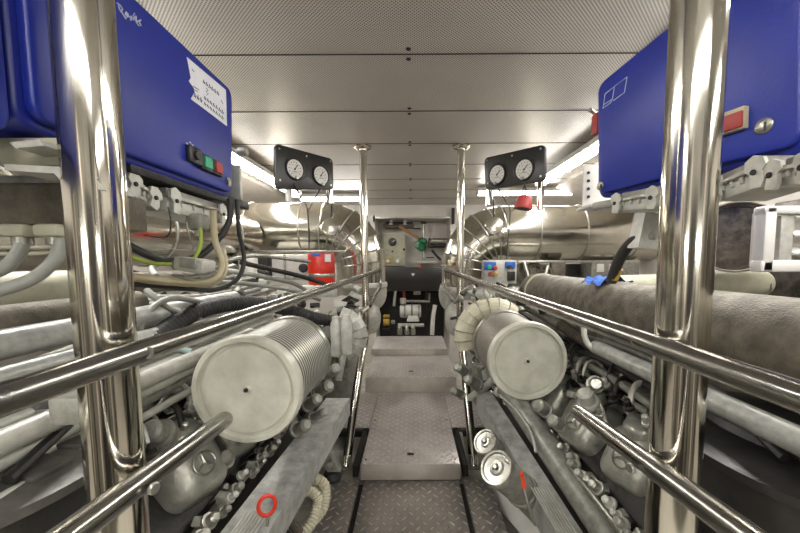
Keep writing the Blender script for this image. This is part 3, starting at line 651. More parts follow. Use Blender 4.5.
# ================================================================== ENGINES
def engine(s, dy, fc, fr, fY0, fY1, pods, w, other):
    E = thing('marine_engine', (s*1.1, 1.9, -.3), '%s marine diesel engine with grey covers, %s' % (w, other), 'engine')
    def X(u): return s*u
    def ph(px, py, Y): return P(px, py, Y)
    yc0, yc1 = .55, 3.9
    # crankcase, bank, valley
    MB().box((X(1.15), 2.0, EYE-1.38), (.6, 2.7, .5), bev=.02).build('oil_sump', 'dark', E)
    MB().box((X(1.12), 2.0, EYE-1.0), (.62, 2.7, .45), bev=.02).build('crankcase', 'dark', E)
    MB().box((X(.90), 2.15, EYE-.82), (.30, 2.4, .26), (0, s*-.75, 0), .02).build('cylinder_bank', 'dark', E)
    MB().box((X(1.45), 2.1, EYE-.72), (.34, 2.5, .26), (0, s*.75, 0), .02).build('cylinder_bank', 'dark', E)
    MB().box((X(1.17), 2.3, EYE-.52), (.36, 2.1, .16), bev=.03).build('charge_air_manifold', 'grey', E)
    # valve covers with star emblem
    for i, (Y, X0, h) in enumerate(pods):
        n = V((-s*.80, -.30, .52)).normalized(); c = H(X0+s*.03, Y, h)
        x, y, z = frame(n)                      # x horizontal, y up-slope
        R = Matrix((x, y, z)).transposed()
        b = bmesh.new(); bmesh.ops.create_cube(b, size=1)
        for v in b.verts:
            k = .72 if v.co.z > 0 else 1.0
            v.co = V((v.co.x*.235*k, v.co.y*.26*k, v.co.z*.15))
        bmesh.ops.bevel(b, geom=b.edges[:], offset=.045, segments=5, affect='EDGES', profile=.5)
        cv = MB().bm(b, Matrix.Translation(c-z*.055) @ R.to_4x4())
        cv.lathe([(.062, 0), (.060, .05), (.045, .066), (0, .07)], c-z*.04+y*.085, (z+y*.9).normalized(), 24)
        cover = cv.build('valve_cover', 'pod', E, ang=60)
        # emblem: ring and three-pointed star
        o = c+z*.026-y*.012; r = .037
        em = MB().tube([o+(x*math.cos(a)+y*math.sin(a))*r for a in [2*PI*j/32 for j in range(32)]], .0038, 8, True)
        for j in range(3):
            a = PI/2+j*2*PI/3; d = x*math.cos(a)+y*math.sin(a); e = x*-math.sin(a)+y*math.cos(a)
            em.add([o+d*r-z*.01, o+e*.007-z*.01, o-e*.007-z*.01, o+d*r+z*.002, o+e*.007+z*.003, o-e*.007+z*.003, o+z*.008], [(0, 1, 4, 3), (0, 3, 5, 2), (3, 4, 6), (3, 6, 5), (4, 5, 6)])
        em.build('star_emblem', 'steel', cover)
        # skirt & flange
        MB().box(c-z*.135, (.265, .30, .03), R, .012).build('cover_flange', 'grey', E)
        for dx, dy_ in ((-.115, -.13), (.115, -.13), (-.115, .13), (.115, .13), (0, -.14)):
            MB().cyl(c-z*.122+x*dx+y*dy_, z, .013, .028, 10, .003).build('cover_bolt', 'steel', E)
    # row of injector/fuel fittings below the covers
    rnd = random.Random(11 if s < 0 else 23)
    Ya, Yb = pods[0][0]-.3, pods[-1][0]+.25
    nb = int((Yb-Ya)/.055)
    for i in range(nb):
        Y = Ya+.055*i; n = V((-s*.75, -.1, .6)).normalized(); u = abs(pods[0][1])-.045+rnd.uniform(-.012, .012); h = pods[0][2]-.155+rnd.uniform(-.015, .015)
        rr = rnd.choice((.014, .018, .022))
        MB().lathe([(rr*1.2, 0), (rr*1.2, .01), (rr*.8, .012), (rr*.8, .035), (rr*.5, .04), (0, .04)], H(X(u), Y, h), n, 12).build('fuel_fitting', rnd.choice(('steel', 'grey', 'grey2')), E)
        if i % 2 == 0:
            MB().box(H(X(u+.03), Y+.02, h-.015), (.045, .03, .05), (rnd.random(), rnd.random()*.6, 0), .006).build('clamp_block', rnd.choice(('grey', 'steel', 'dark')), E)
    MB().tube(resample([H(X(.67), Ya, pods[0][2]-.185), H(X(.67), Yb, pods[0][2]-.185)], 3), .014, 10).build('fuel_line', 'steel', E)
    MB().tube([H(X(.70), Ya, pods[0][2]-.215), H(X(.70), Yb+.4, pods[0][2]-.215)], .02, 10).build('fuel_line', 'grey', E)
    # injector leads hooping between covers and the valley
    for i, (Y, X0, h) in enumerate(pods):
        for d in (-.09, .0, .09):
            a = H(X0+s*.09, Y+d, h+.05); MB().tube(cr([a, a+V((s*.02, .02, .05)), a+V((s*.09, .03, .055)), a+V((s*.16, .0, .0)), a+V((s*.18, -.01, -.08))], 5), .0075, 8).build('injector_lead', rnd.choice(('steel', 'greyhose', 'rubber')), E)
            MB().cyl(a-V((0, 0, .03)), (0, 0, 1), .015, .04, 8, .003).build('lead_nut', 'steel', E)
    # air filter
    nr = 0; LF = fY1-fY0-.02
    prof = [(fr*(.95 if i % 2 else .885), LF*i/(2*nr)) for i in range(2*nr+1)] if nr else [(fr*.93, 0), (fr*.93, LF)]
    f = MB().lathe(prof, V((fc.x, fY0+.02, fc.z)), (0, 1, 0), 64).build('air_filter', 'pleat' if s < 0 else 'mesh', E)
    MB().lathe([(0, .0), (.006, 0), (.006, -.006), (.013, -.008), (.016, -.002), (fr*.80, -.004), (fr*.83, .004), (fr*.86, .004), (fr*.89, -.012), (fr*.97, -.012), (fr, -.002), (fr, .022), (fr*.95, .03)], V((fc.x, fY0, fc.z)), (0, 1, 0), 72).build('end_cap', 'cap', f, 'round pale grey end cap')
    MB().lathe([(0, -.013), (.006, -.013), (.0075, -.009), (.0075, 0)], V((fc.x, fY0, fc.z)), (0, 1, 0), 16).build('centre_bolt', 'black', f)
    MB().lathe([(fr*.97, 0), (fr*.99, .01), (fr*.99, .035), (fr*.95, .045), (fr*.6, .12), (fr*.45, .2)], V((fc.x, fY1, fc.z)), (0, 1, 0), 56).build('back_ring', 'steel', f)
    return E
fcL = P(247, 389.5, 1.13); fcR = P(527.5, 361, 1.555)
pL = [(p.y, p.x, p.z-EYE) for p in (P(207.6, 462, 1.12), P(244, 428, 1.40), P(268, 408, 1.68), P(286, 392, 1.96))]
pR = [(p.y, p.x, p.z-EYE) for p in (P(619, 456, 1.18), P(571, 421, 1.46), P(541, 396, 1.74), P(522, 382, 2.02))]
EL = engine(-1, 0, fcL, .182, 1.13, 1.53, pL, 'left', 'pleated air filter nearest the viewer')
ER = engine(1, 0, fcR, .180, 1.555, 1.92, pR, 'right', 'wire mesh air filter')
exh = {o['label'].split()[-1]: o for o in C.objects if o.name.startswith('exhaust_pipe')}
turbo(-1, 'left'); turbo(1, 'right')
# segmented cream elbow behind the filters
def ring_elbow(E, cpx, Y, R, r, m, a0, a1, k=9):
    c = P(*cpx, Y); pts = [c+V((R*math.cos(a0+(a1-a0)*i/k), .0, R*math.sin(a0+(a1-a0)*i/k))) for i in range(k+1)]
    b = MB().tube(pts, r, 18).build('intake_elbow', m, E, ang=14)
    for p, i in zip(pts[1:-1], range(1, k)):
        x, y, z = frame((pts[i+1]-pts[i-1]).normalized())
        MB().tube([p+(x*math.cos(a)+y*math.sin(a))*(r+.003) for a in [2*PI*j/16 for j in range(16)]], .004, 5, True).build('hose_clamp', 'steel', b)
ring_elbow(ER, (492, 335), 2.1, .17, .06, 'cream', PI*1.15, PI*.25)
ring_elbow(EL, (338, 336), 2.2, .13, .06, 'grey2', -PI*.35, PI*.45, 7)
# small near-vertical canisters behind left filter
for px, py in ((337, 335), (347, 333)):
    q = P(px, py+22, 1.95); MB().lathe([(.02, 0), (.032, .01), (.032, .19), (.024, .21), (.024, .23), (0, .235)], q, (0, 0, 1), 18).build('canister', 'grey2', EL)
# long parallel pipes on the left engine
def epipe(E, a, b, r, m='grey', nm='pipe', n=16): MB().tube([a, b], r, n).build(nm, m, E)
for (px, py, X0, ya, yb, r, m) in ((0, 345, -.97, .45, 1.9, .037, 'beam'), (72, 358, -.92, .45, 1.9, .027, 'beam'), (130, 386, -.82, .55, 1.75, .026, 'grey2'), (130, 399, -.84, .6, 1.75, .018, 'grey2'),
                                  (130, 408, -.86, .6, 1.75, .02, 'grey'), (135, 422, -.80, .6, 1.6, .012, 'grey2'), (0, 425, -.9, .35, .8, .012, 'grey2'), (0, 449, -.88, .35, .66, .035, 'grey2')):
    q = PX(px, py, X0); epipe(EL, V((X0, ya, q.z)), V((X0, yb, q.z)), r, m, 'coolant_pipe')
for (px, py, X0, ya, yb, r, m) in ((730, 409, .80, .45, 1.5, .030, 'beam'), (730, 411, .98, .6, 2.2, .042, 'beam'), (620, 345, 1.0, .9, 2.6, .040, 'tan'), (640, 395, .88, .9, 2.2, .022, 'grey'), (640, 408, .86, .9, 2.0, .014, 'grey2')):
    q = PX(px, py, X0); epipe(ER, V((X0, ya, q.z)), V((X0, yb, q.z)), r, m, 'coolant_pipe')
# clutter: hoses, brackets, bolts on engine tops
def clutter(E, s, boxes, seed):
    rnd = random.Random(seed)
    for (u0, u1, y0, y1, h0, h1_, n) in boxes:
        for i in range(n):
            p = H(s*rnd.uniform(u0, u1), rnd.uniform(y0, y1), rnd.uniform(h0, h1_)); k = rnd.random(); m = rnd.choice(('grey', 'grey2', 'steel', 'dark', 'grey', 'rubber'))
            if k < .30:
                L = rnd.uniform(.1, .3); q = [p, p+V((rnd.uniform(-.05, .05), L*.4, rnd.uniform(0, .04))), p+V((rnd.uniform(-.08, .08), L, rnd.uniform(-.05, .03)))]
                MB().tube(cr(q, 5), rnd.uniform(.008, .018), 10).build('hose', m, E)
            elif k < .55:
                MB().box(p, (rnd.uniform(.04, .10), rnd.uniform(.04, .12), rnd.uniform(.02, .06)), (rnd.uniform(-.5, .5), rnd.uniform(-.5, .5), rnd.uniform(-.5, .5)), .006).build('bracket', m, E)
            elif k < .75:
                r = rnd.uniform(.015, .035); ax = V((rnd.uniform(-.6, .6), rnd.uniform(-1, .2), rnd.uniform(.2, 1)))
                MB().lathe([(r*1.3, 0), (r*1.3, r*.4), (r, r*.45), (r, r*1.8), (r*.7, r*2.1), (0, r*2.1)], p, ax, 14).build('fitting', m, E)
            else:
                ax = V((-s*.5, -.5, .7)); MB().lathe([(.018, 0), (.018, .006), (.011, .008), (.011, .024), (.007, .027), (0, .027)], p, ax, 6 if k < .9 else 12).build('bolt', 'steel', E)
clutter(EL, -1, [(.85, 1.1, .9, 1.9, -.58, -.42, 34), (.75, 1.25, 1.6, 3.0, -.38, -.22, 42), (.6, .85, 1.75, 2.8, -.7, -.4, 40), (1.0, 1.6, 1.2, 3.0, -.35, -.15, 34), (.52, .68, 1.2, 2.2, -.72, -.6, 22)], 3)
clutter(ER, 1, [(.85, 1.1, 1.0, 2.2, -.56, -.42, 34), (.45, .80, 2.0, 3.0, -.38, -.2, 46), (.5, .8, 2.0, 2.9, -.7, -.45, 34), (1.0, 1.5, 1.3, 2.4, -.5, -.4, 30), (.45, .62, 1.9, 2.6, -.85, -.7, 22)], 5)
clutter(EL, -1, [(1.25, 1.8, 1.3, 3.4, -.30, .0, 44), (.74, .86, .8, 1.5, -.62, -.5, 16), (.42, .6, 2.2, 3.2, -.6, -.25, 30)], 31)
clutter(ER, 1, [(.42, .62, 2.1, 3.2, -.62, -.25, 36), (.72, .95, 1.1, 2.0, -.64, -.5, 26), (1.15, 1.5, .8, 1.6, -.42, -.34, 16)], 37)
rq = random.Random(9)
for i in range(9):
    u = 1.15+.07*i; h = -.30+.028*i+rq.uniform(-.02, .02); r_ = rq.uniform(.012, .026)
    MB().tube(cr([H(-u, 1.0+rq.uniform(0, .3), h), H(-u-.05, 1.7, h+.03), H(-u+.03, 2.4, h-.02), H(-u, 3.3, h)], 6), r_, 12).build('service_pipe', rq.choice(('grey', 'dark', 'steel', 'greyhose')), EL)
for i in range(5):
    u = .80+.045*i; h = -.50+.03*i; MB().tube(cr([H(u, .95, h), H(u+.02, 1.5, h+.02), H(u-.02, 2.1, h), H(u-.1, 2.6, h+.06)], 6), rq.uniform(.008, .016), 12).build('service_pipe', rq.choice(('grey', 'dark', 'steel', 'rubber')), ER)
# engine rails / beams
def beam(E, near, far, wn, wf, th, m, nm, s):
    a, b = near, far; d = (b-a).normalized(); x = V((1, 0, 0))
    vs = []
    for p, w_ in ((a, wn), (b, wf)):
        for dx, dz in ((-w_/2, 0), (w_/2, 0), (w_/2, -th), (-w_/2, -th)): vs.append(p+V((dx, 0, dz)))
    mb = MB().add(vs, [(0, 1, 2, 3), (7, 6, 5, 4), (0, 4, 5, 1), (1, 5, 6, 2), (2, 6, 7, 3), (3, 7, 4, 0)])
    return mb.build(nm, m, E)
nearL = P(244, 533, 1.02); farL = P(338, 398, 1.95); D = nearL-farL
bl = beam(EL, nearL+D*.5, farL, .155, .135, .10, 'beam', 'mounting_rail', -1)
ribp = P(251, 523, 1.05)
for i in range(7):
    o = ribp+V((-.035+.012*i, 0, .006)); MB().tube([o+D.normalized()*.16, o-D.normalized()*.04], .004, 6).build('step_rib', 'grey2', bl)
c = P(267, 507, 1.05)
MB().tube([c+V((.022*math.cos(a), .012*math.cos(a), .032*math.sin(a)+.005)) for a in [2*PI*j/24 for j in range(24)]], .006, 10, True).build('dipstick_loop', 'red', EL, 'red plastic pull loop')
MB().tube([c+V((.0, 0, -.03)), c+V((.0, -.01, -.13))], .005, 8).build('dipstick_tube', 'steel', EL)
nearR = P(570, 533, 1.22); farR = P(484, 392, 2.0); D = nearR-farR
b2_ = beam(ER, nearR+D*.4, farR, .10, .085, .12, 'beam', 'mounting_rail', 1)
ribp = P(553, 512, 1.27)
for i in range(7):
    o = ribp+V((-.032+.011*i, 0, .006)); MB().tube([o+D.normalized()*.18, o-D.normalized()*.10], .0035, 6).build('step_rib', 'grey2', b2_)
a = P(608, 533, 1.20); b = P(507, 388, 1.95); MB().tube([a+(a-b)*.4, b], .058, 28).build('coolant_main', 'grey', ER)
MB().tube([P(470, 398, 2.15), P(494, 380, 2.0)], .022, 16).build('coolant_stub', 'grey2', ER)
for q in ((322, 425), (313, 440)): pass
# front engine details: thermostat pieces over left beam
for (px, py, Y, r, L) in ((307, 405, 1.62, .028, .09), (318, 392, 1.75, .03, .10), (296, 430, 1.45, .026, .08), (326, 375, 1.85, .03, .1), (312, 418, 1.58, .02, .1)):
    q = P(px, py, Y); MB().lathe([(r*1.25, 0), (r*1.25, .012), (r, .015), (r, L), (r*.6, L+.01), (0, L+.01)], q, (.7, -.5, .5), 16).build('housing', 'grey', EL)
for (px, py, Y, r, L) in ((466, 372, 2.1, .03, .1), (478, 385, 2.05, .03, .12), (462, 395, 2.2, .025, .1), (545, 410, 1.6, .03, .1), (560, 425, 1.5, .025, .1)):
    q = P(px, py, Y); MB().lathe([(r*1.25, 0), (r*1.25, .012), (r, .015), (r, L), (r*.6, L+.01), (0, L+.01)], q, (-.6, -.6, .5), 16).build('housing', 'grey', ER)
# ---------------- engine mounts & cream hoses lower left
q = P(322, 462, 1.9); 
MB().prism([(-.06, .12), (.03, .1), (.06, .0), (.10, -.06), (.03, -.06), (-.02, .02)], q, (1, 0, 0), (0, 0, 1), (0, 1, 0), .06).build('engine_mount', 'grey', EL); mt = [o for o in EL.children if o.name.startswith('engine_mount')][0]
MB().lathe([(.05, 0), (.055, .02), (.04, .05), (.03, .05)], q+V((.05, .03, -.12)), (0, 0, 1), 20).build('rubber_pad', 'rubber', mt); MB().cyl(q+V((.05, -.01, .0)), (0, -1, 0), .016, .02, 6, .002).build('bolt', 'steel', mt)
cre = [cr([P(286, 490, 1.55), P(298, 480, 1.6), P(313, 478, 1.62), P(325, 487, 1.62), P(322, 510, 1.58), P(300, 533, 1.5)], 8), cr([P(284, 503, 1.52), P(298, 492, 1.56), P(312, 492, 1.58), P(318, 503, 1.57), P(310, 525, 1.5), P(295, 540, 1.45)], 8)]
for i, pt in enumerate(cre): MB().corr(pt, .027, .014, .14).build('ribbed_hose', 'cream', None, 'cream ribbed hose curling below the left beam, %s' % ('outer of the two' if i == 0 else 'inner of the two'), 'hose')
MB().corr(cr([P(300, 533, 1.42), P(286, 520, 1.4), P(276, 533, 1.36), P(268, 560, 1.3)], 8), .02, .011, .2).build('ribbed_hose', 'brownhose', None, 'dark brown ribbed hose coiled under the left beam', 'hose')
cable('hose', [(283, 490, 1.5), (277, 505, 1.5), (281, 525, 1.48), (296, 540, 1.45)], .009, 'rubber', 'thin black hose beside the cream ribbed hoses', 'hose')
# white longitudinal frames beside the walkway
for s, a, b, w in ((-1, (322, 533, 2.0), (345, 480, 2.6), 'left'), (1, (540, 533, 1.9), (480, 470, 2.6), 'right')):
    A, B = P(*a), P(*b); D = (B-A).normalized()
    MB().tube([A-D*1.0+V((s*.06, 0, -.12)), B+D*.4+V((s*.06, 0, -.12))], .07, 4).build('trim_%d' % (5 if s < 0 else 6), 'white', kind='structure')
q = P(333, 434, 3.2); MB().box(q+V((-.02, 0, -.08)), (.34, .5, .1), bev=.006).build('hull_plate', 'white', None, 'white hull plate with bolts left of the middle step', 'plate')
# ---------------- fuel filter canisters right
for (px, py, Y, r, bx_, by_, BY, w) in ((484.5, 441, 1.62, .060, 520, 500, 1.72, 'farther and smaller'), (495.5, 467, 1.32, .068, 545, 533, 1.40, 'nearer and larger')):
    a = P(px, py, Y); b = P(bx_, by_, BY); ax = (a-b).normalized(); L = (a-b).length
    axc = ax
    ax2 = (V((-.52, -.38, .62))).normalized(); L2 = .30 if r > .065 else .24
    o = a-ax2*L2
    cb_ = MB().lathe([(r*.6, 0), (r*.92, .02), (r*.95, .05), (r*1.02, .055), (r*1.02, .075), (r*.94, .08), (r*.94, L2-.025)], o, ax2, 40).build('fuel_filter', 'grey', ER, '%s silver-topped fuel filter canister' % w); t = cb_
    cp = MB().lathe([(r*.96, L2-.03), (r*1.04, L2-.025), (r*1.04, L2-.008), (r*.97, L2), (r*.85, L2-.001), (r*.80, L2-.008), (r*.45, L2-.010), (r*.38, L2-.003), (r*.22, L2-.002), (r*.18, L2-.012), (0, L2-.012)], o, ax2, 48).build('lid', 'steel', t)
    MB().cyl(a-ax2*.012, ax2, .009, .02, 10, .002).build('centre_nut', 'steel', t)
    x, y, z = frame(ax2); MB().box(a+x*r*.5+y*r*.62-ax2*.002, (.022, .014, .014), Matrix((x, y, z)).transposed(), .003).build('lug', 'steel', t)
c = P(523, 480, 1.33); 
MB().tube([c+V((-.008, 0, .03)), c+V((-.005, 0, 0)), c+V((.003, -.002, -.03))], [.010, .012, .011], 12).build('pull_handle', 'orange', ER, 'orange-red pull handle'); h = [o for o in ER.children if o.name.startswith('pull_handle')][0]; MB().tube(cr([c+V((.003, 0, -.03)), c+V((.014, -.03, -.09)), c+V((.035, -.05, -.15))], 5), .006, 8).build('rod', 'steel', h)
cable('pipe', [(500, 395, 1.9), (516, 410, 1.75), (530, 430, 1.6), (536, 452, 1.5)], .007, 'grey2', 'thin pale pipe bending over the right round coolant pipe', 'pipe')
# ---------------- big ducts, pipes
p0 = P(540, 293, 2.7); tX, tz = .99, PX(800, 350, .99).z
t = thing('lagged_pipe', (tX, 1.5, tz-.13), 'large tan lagged pipe running along the top of the right engine', 'pipe')
MB().lathe([(.05, 0), (.10, .012), (.128, .05), (.132, .1), (.132, 2.9)], V((tX, 2.85, tz)), (0, -1, 0), 40).build('lagging', 'tan', t)
MB().lathe([(.134, 0), (.138, .004), (.138, .03), (.134, .034)], V((tX, 2.66, tz)), (0, -1, 0), 40).build('end_band', 'olive', t)
X0 = -1.12; q = PX(36, 291, X0); t = thing('lagged_pipe', (X0, .9, q.z-.07), 'pale olive lagged pipe behind the left column', 'pipe')
MB().cyl(V((X0, .3, q.z)), (0, 1, 0), .058, 1.0, 32, .01).build('lagging', 'olive', t); MB().cyl(V((X0, 1.28, q.z)), (0, 1, 0), .045, .5, 24).build('stub', 'tan', t)
X0 = -1.02; q = PX(36, 318, X0); MB().cyl(V((X0, .3, q.z)), (0, 1, 0), .045, 1.0, 28, .01).build('dark_pipe', 'tan', None, 'dark grey pipe just below the pale olive lagged pipe', 'pipe')
a = P(690, 285, 2.1); b = P(765, 287, 2.1); t = thing('lagged_pipe', a.lerp(b, .5), 'pale green lagged pipe end right of the right column', 'pipe')
MB().cyl(V((1.2, a.y, a.z-.01)), (1, 0, .02), .07, b.x-1.2, 30, .01).build('lagging', 'olive', t); MB().tube([b+V((-.035, .072*math.cos(k), .072*math.sin(k)-.002)) for k in [2*PI*i/24 for i in range(24)]], .005, 6, True).build('end_ring', 'tan', t)
q = P(735, 237, 1.75); t = thing('ventilation_drum', q-V((0, 0, .25)), 'dark round duct opening behind the right column', 'duct')
MB().lathe([(.15, 0), (.15, -.01), (.165, -.012), (.175, 0), (.175, .35)], q, (0.8, 1, 0), 44).build('duct', 'foil', t); MB().lathe([(.148, .01), (0, .012)], q, (.8, 1, 0), 30).build('screen', 'mesh', t)
MB().tube([q+V((.17*.78*math.cos(k)-.01, -.014-.17*.625*math.cos(k), .17*math.sin(k))) for k in [2*PI*i/44 for i in range(44)]], .006, 6, True).build('rim', 'tan', t)
# louvred vent door
v0 = P(757, 272, 1.35); v1 = P(840, 206, 1.35); t = thing('louvred_vent', ((v0.x+v1.x)/2, 1.35, v0.z), 'white framed louvred vent at the right edge', 'vent')
w_, hh = v1.x-v0.x, v1.z-v0.z; fr_ = .045
fm = MB(); fm.box((v0.x+fr_/2+.005, 1.36, (v0.z+v1.z)/2), (fr_, .05, hh), bev=.008); fm.box((v1.x-fr_/2, 1.36, (v0.z+v1.z)/2), (fr_, .05, hh), bev=.008)
fm.box(((v0.x+v1.x)/2, 1.36, v0.z+fr_/2), (w_, .05, fr_), bev=.008); fm.box(((v0.x+v1.x)/2, 1.36, v1.z-.015), (w_, .05, .03), bev=.008); fm.build('frame', 'white', t)
MB().box(((v0.x+v1.x)/2, 1.40, (v0.z+v1.z)/2), (w_-.04, .01, hh-.04)).build('back', 'wall', t)
MB().box((v0.x+.105, 1.365, (v0.z+v1.z)/2), (.05, .03, hh-.07), bev=.003).build('slat_guide', 'grey2', t)
for k in range(3): MB().box((v0.x+.26, 1.365, v0.z+fr_+.035+k*.068), (.26, .05, .010), (.5, 0, 0), .003).build('slat', 'white', t)
# black air ducts left/right
for s, w in ((-1, 'left'), (1, 'right')):
    c = H(s*1.06, .76 if s < 0 else .82, -.47); kk = .85 if s < 0 else .89; EE = EL if s < 0 else ER
    MB().lathe([(.24*kk, -.42), (.34*kk, -.25), (.385*kk, -.02), (.39*kk, 0)], c, (0, 0, 1), 72).build('air_housing', 'duct', EE, 'large black round air housing'); t = bpy.data.objects[sorted([o.name for o in EE.children if o.name.startswith('air_housing')])[-1]]
    MB().lathe([(r_*kk, z_) for r_, z_ in ((.388, -.012), (.404, -.012), (.404, .008), (.388, .01), (.36, .02), (.30, .028), (.12, .05), (0, .055))], c, (0, 0, 1), 72).build('lid', 'duct' if s > 0 else 'lidgrey', t)
    if s < 0:
        for k in range(5):
            a = math.radians(-62+27*k); d = V((math.cos(a), math.sin(a), 0)); e = V((-d.y, d.x, 0)); z_ = (V((0, 0, 1))+d*.13).normalized()
            MB().box(c+d*.205+V((0, 0, .036)), (.18, .075, .018), Matrix((d-z_*d.dot(z_), e, z_)).transposed(), .006).build('rib', 'lidgrey', t)
    else:
        MB().lathe([(.29, .02), (.27, .06), (.19, .085), (0, .10)], c+V((.04, .04, 0)), (0, 0, 1), 60).build('dome', 'duct', t)
    MB().tube(cr([c+V((-s*.26, -.10, .045)), c+V((-s*.22, .08, .085)), c+V((-s*.14, .22, .06))], 8), .012, 8).build('lid_strap', 'black', t)
q = P(70, 428, .95); MB().corr(cr([P(88, 405, 1.1), P(72, 425, 1.02), P(58, 445, .95)], 8), .028, .012, .12).build('ribbed_hose', 'brownhose', None, 'brown fabric hose stub left of the left column', 'hose')
MB().box(P(68, 410, .66)+V((.0, .02, 0)), (.06, .06, .055), bev=.006).build('pipe_clamp', 'grey', None, 'pale square pipe clamp left of the left column', 'clamp')
# corrugated hoses
MB().corr(cr([P(150, 343, 1.2), P(178, 322, 1.35), (P(205, 309, 1.5)), P(245, 303, 1.7), P(285, 309, 1.9), P(315, 318, 2.05), P(334, 321, 2.15)], 8), .036, .02, .13, 16).build('ribbed_hose', 'rubber', EL, 'thick black ribbed hose')
MB().corr(cr([P(560, 325, 1.95), P(590, 345, 1.7), P(620, 370, 1.5), P(652, 397, 1.3), P(690, 425, 1.15)], 8), .030, .018, .13, 16).build('ribbed_hose', 'brownhose', ER, 'brown ribbed hose')
for i, (pp_, r, m, L_) in enumerate(((
    ([(146, 290, 1.3), (158, 300, 1.3), (172, 310, 1.35), (200, 318, 1.45)], .012, 'greyhose', 'grey hose crossing under the hanging cables at left')),
    ([(140, 334, 1.2), (142, 322, 1.22), (156, 305, 1.28), (175, 298, 1.35), (200, 302, 1.5)], .012, 'greyhose', 'grey hose bending up beside the left column'),
    ([(156, 276, 1.2), (152, 268, 1.25), (168, 262, 1.35), (200, 266, 1.5), (220, 268, 1.6)], .010, 'greyhose', 'grey hose loop behind the loose plug'),
    ([(240, 262, 2.2), (265, 268, 2.3), (300, 276, 2.5), (325, 284, 2.6)], .016, 'dark', 'dark pipe low over the left engine beside the red canister'),
    ([(225, 270, 2.2), (260, 276, 2.3), (295, 284, 2.5), (312, 296, 2.6)], .015, 'greyhose', 'grey pipe running under the dark pipe over the left engine'),
    ([(215, 282, 2.0), (250, 284, 2.2), (290, 290, 2.4), (320, 300, 2.6)], .014, 'greyhose', 'lowest grey pipe over the left engine'),
    ([(222, 262, 2.0), (240, 258, 2.1), (262, 256, 2.3), (310, 262, 2.6)], .012, 'steel', 'steel pipe under the left exhaust pipe'),
    ([(586, 320, 1.55), (584, 333, 1.52), (588, 344, 1.5), (595, 350, 1.48)], .012, 'grey2', 'grey bent pipe below the right handrail'),
    ([(575, 378, 1.6), (585, 388, 1.5), (598, 400, 1.4), (607, 425, 1.35)], .008, 'grey2', 'thin pale hose over the right valve covers'),
    ([(530, 360, 1.95), (575, 375, 1.6), (620, 395, 1.4), (660, 430, 1.2)], .012, 'rubber', 'black hose between right filter and valve covers'),
    ([(500, 294, 2.3), (525, 304, 2.3), (560, 326, 2.0), (590, 345, 1.8)], .024, 'grey', 'grey pipe behind the right air filter'),
    ([(190, 352, 1.3), (160, 345, 1.25), (140, 352, 1.2)], .014, 'cyan', 'pale cyan pipe bend beside the left column')
    )):
    MB().tube(cr([P(*q_) for q_ in pp_], 8), r, 12).build('hose', m, ER if pp_[0][0] > 412 else EL)
t = thing('starter_motor', P(148, 322, 1.4), 'grey round motor body behind the left column', 'motor')
MB().cyl(P(136, 319, 1.42), (1, .1, .05), .034, .13, 24, .008).build('body', 'grey', t); MB().cyl(P(165, 314, 1.44), (1, .1, .05), .026, .04, 20, .004).build('end', 'dark', t)
# hose with label on right and blue cloth
t = thing('flexible_hose', P(613, 278, 1.3), 'black flexible hose with yellow label right of centre', 'hose')
MB().tube(cr([P(640, 238, 1.2), P(630, 244, 1.24), P(620, 258, 1.28), P(613, 276, 1.32), P(611, 282, 1.33)], 6), .019, 16).build('hose', 'rubber', t)
MB().tube([P(617.5, 268, 1.305), P(612.5, 278.5, 1.325)], .0197, 16).build('label_band', 'yellow', t)
MB().cyl(P(640, 238, 1.2)-V((.0, 0, .006)), V((1, -.4, .5)), .026, .04, 16, .004).build('ferrule', 'steel', t)
g = P(648, 232, 1.17); MB().prism([(-.03, -.05), (.05, -.06), (.07, .05), (-.01, .07)], g, (1, 0, 0), (0, 0, 1), (0, 1, 0), .06).build('elbow_block', 'grey2', t)
b = bmesh.new(); bmesh.ops.create_grid(b, x_segments=24, y_segments=16, size=.5)
rg = random.Random(4)
for v in b.verts: v.co = V((v.co.x*.17, v.co.y*.18, .010*math.sin(v.co.x*17)*math.cos(v.co.y*13)+rg.uniform(-.002, .002)-3.7*(v.co.x*.17)**2))
q = V((.97, P(625, 279, 1.75).y, tz+.147)); MB().bm(b, Matrix.Translation(q)).build('cloth', 'bluecloth', None, 'crumpled blue cloth lying on the tan lagged pipe', 'cloth')
# ================================================================== RED CANISTER + RIGHT/LEFT BACK EQUIPMENT
c = P(322, 284, 3.4); rr = .127; hh = P(322, 253, 3.4).z-c.z
t = thing('red_canister', c, 'bright red cylindrical canister with grey band on the left engine', 'canister')
MB().lathe([(rr*.96, 0), (rr, .01), (rr, hh-.015), (rr*.95, hh), (0, hh)], c, (0, 0, 1), 40).build('body', 'red', t)
MB().lathe([(rr+.002, 0), (rr+.004, .004), (rr+.004, .03), (rr+.002, .034)], c+V((0, 0, .07)), (0, 0, 1), 40).build('band', 'steel', t)
MB().box(c+V((.085, -.098, hh-.05)), (.06, .01, .07), (0, 0, .72), .002).build('label_patch', 'paper', t)
MB().box(c+V((-.02, -.125, hh-.02)), (.09, .01, .025), (0, 0, 0), .002).build('label_strip', 'bluecloth', t)
MB().box(c+V((.0, 0, -.06)), (.36, .3, .11), bev=.01).build('stand', 'grey2', t)
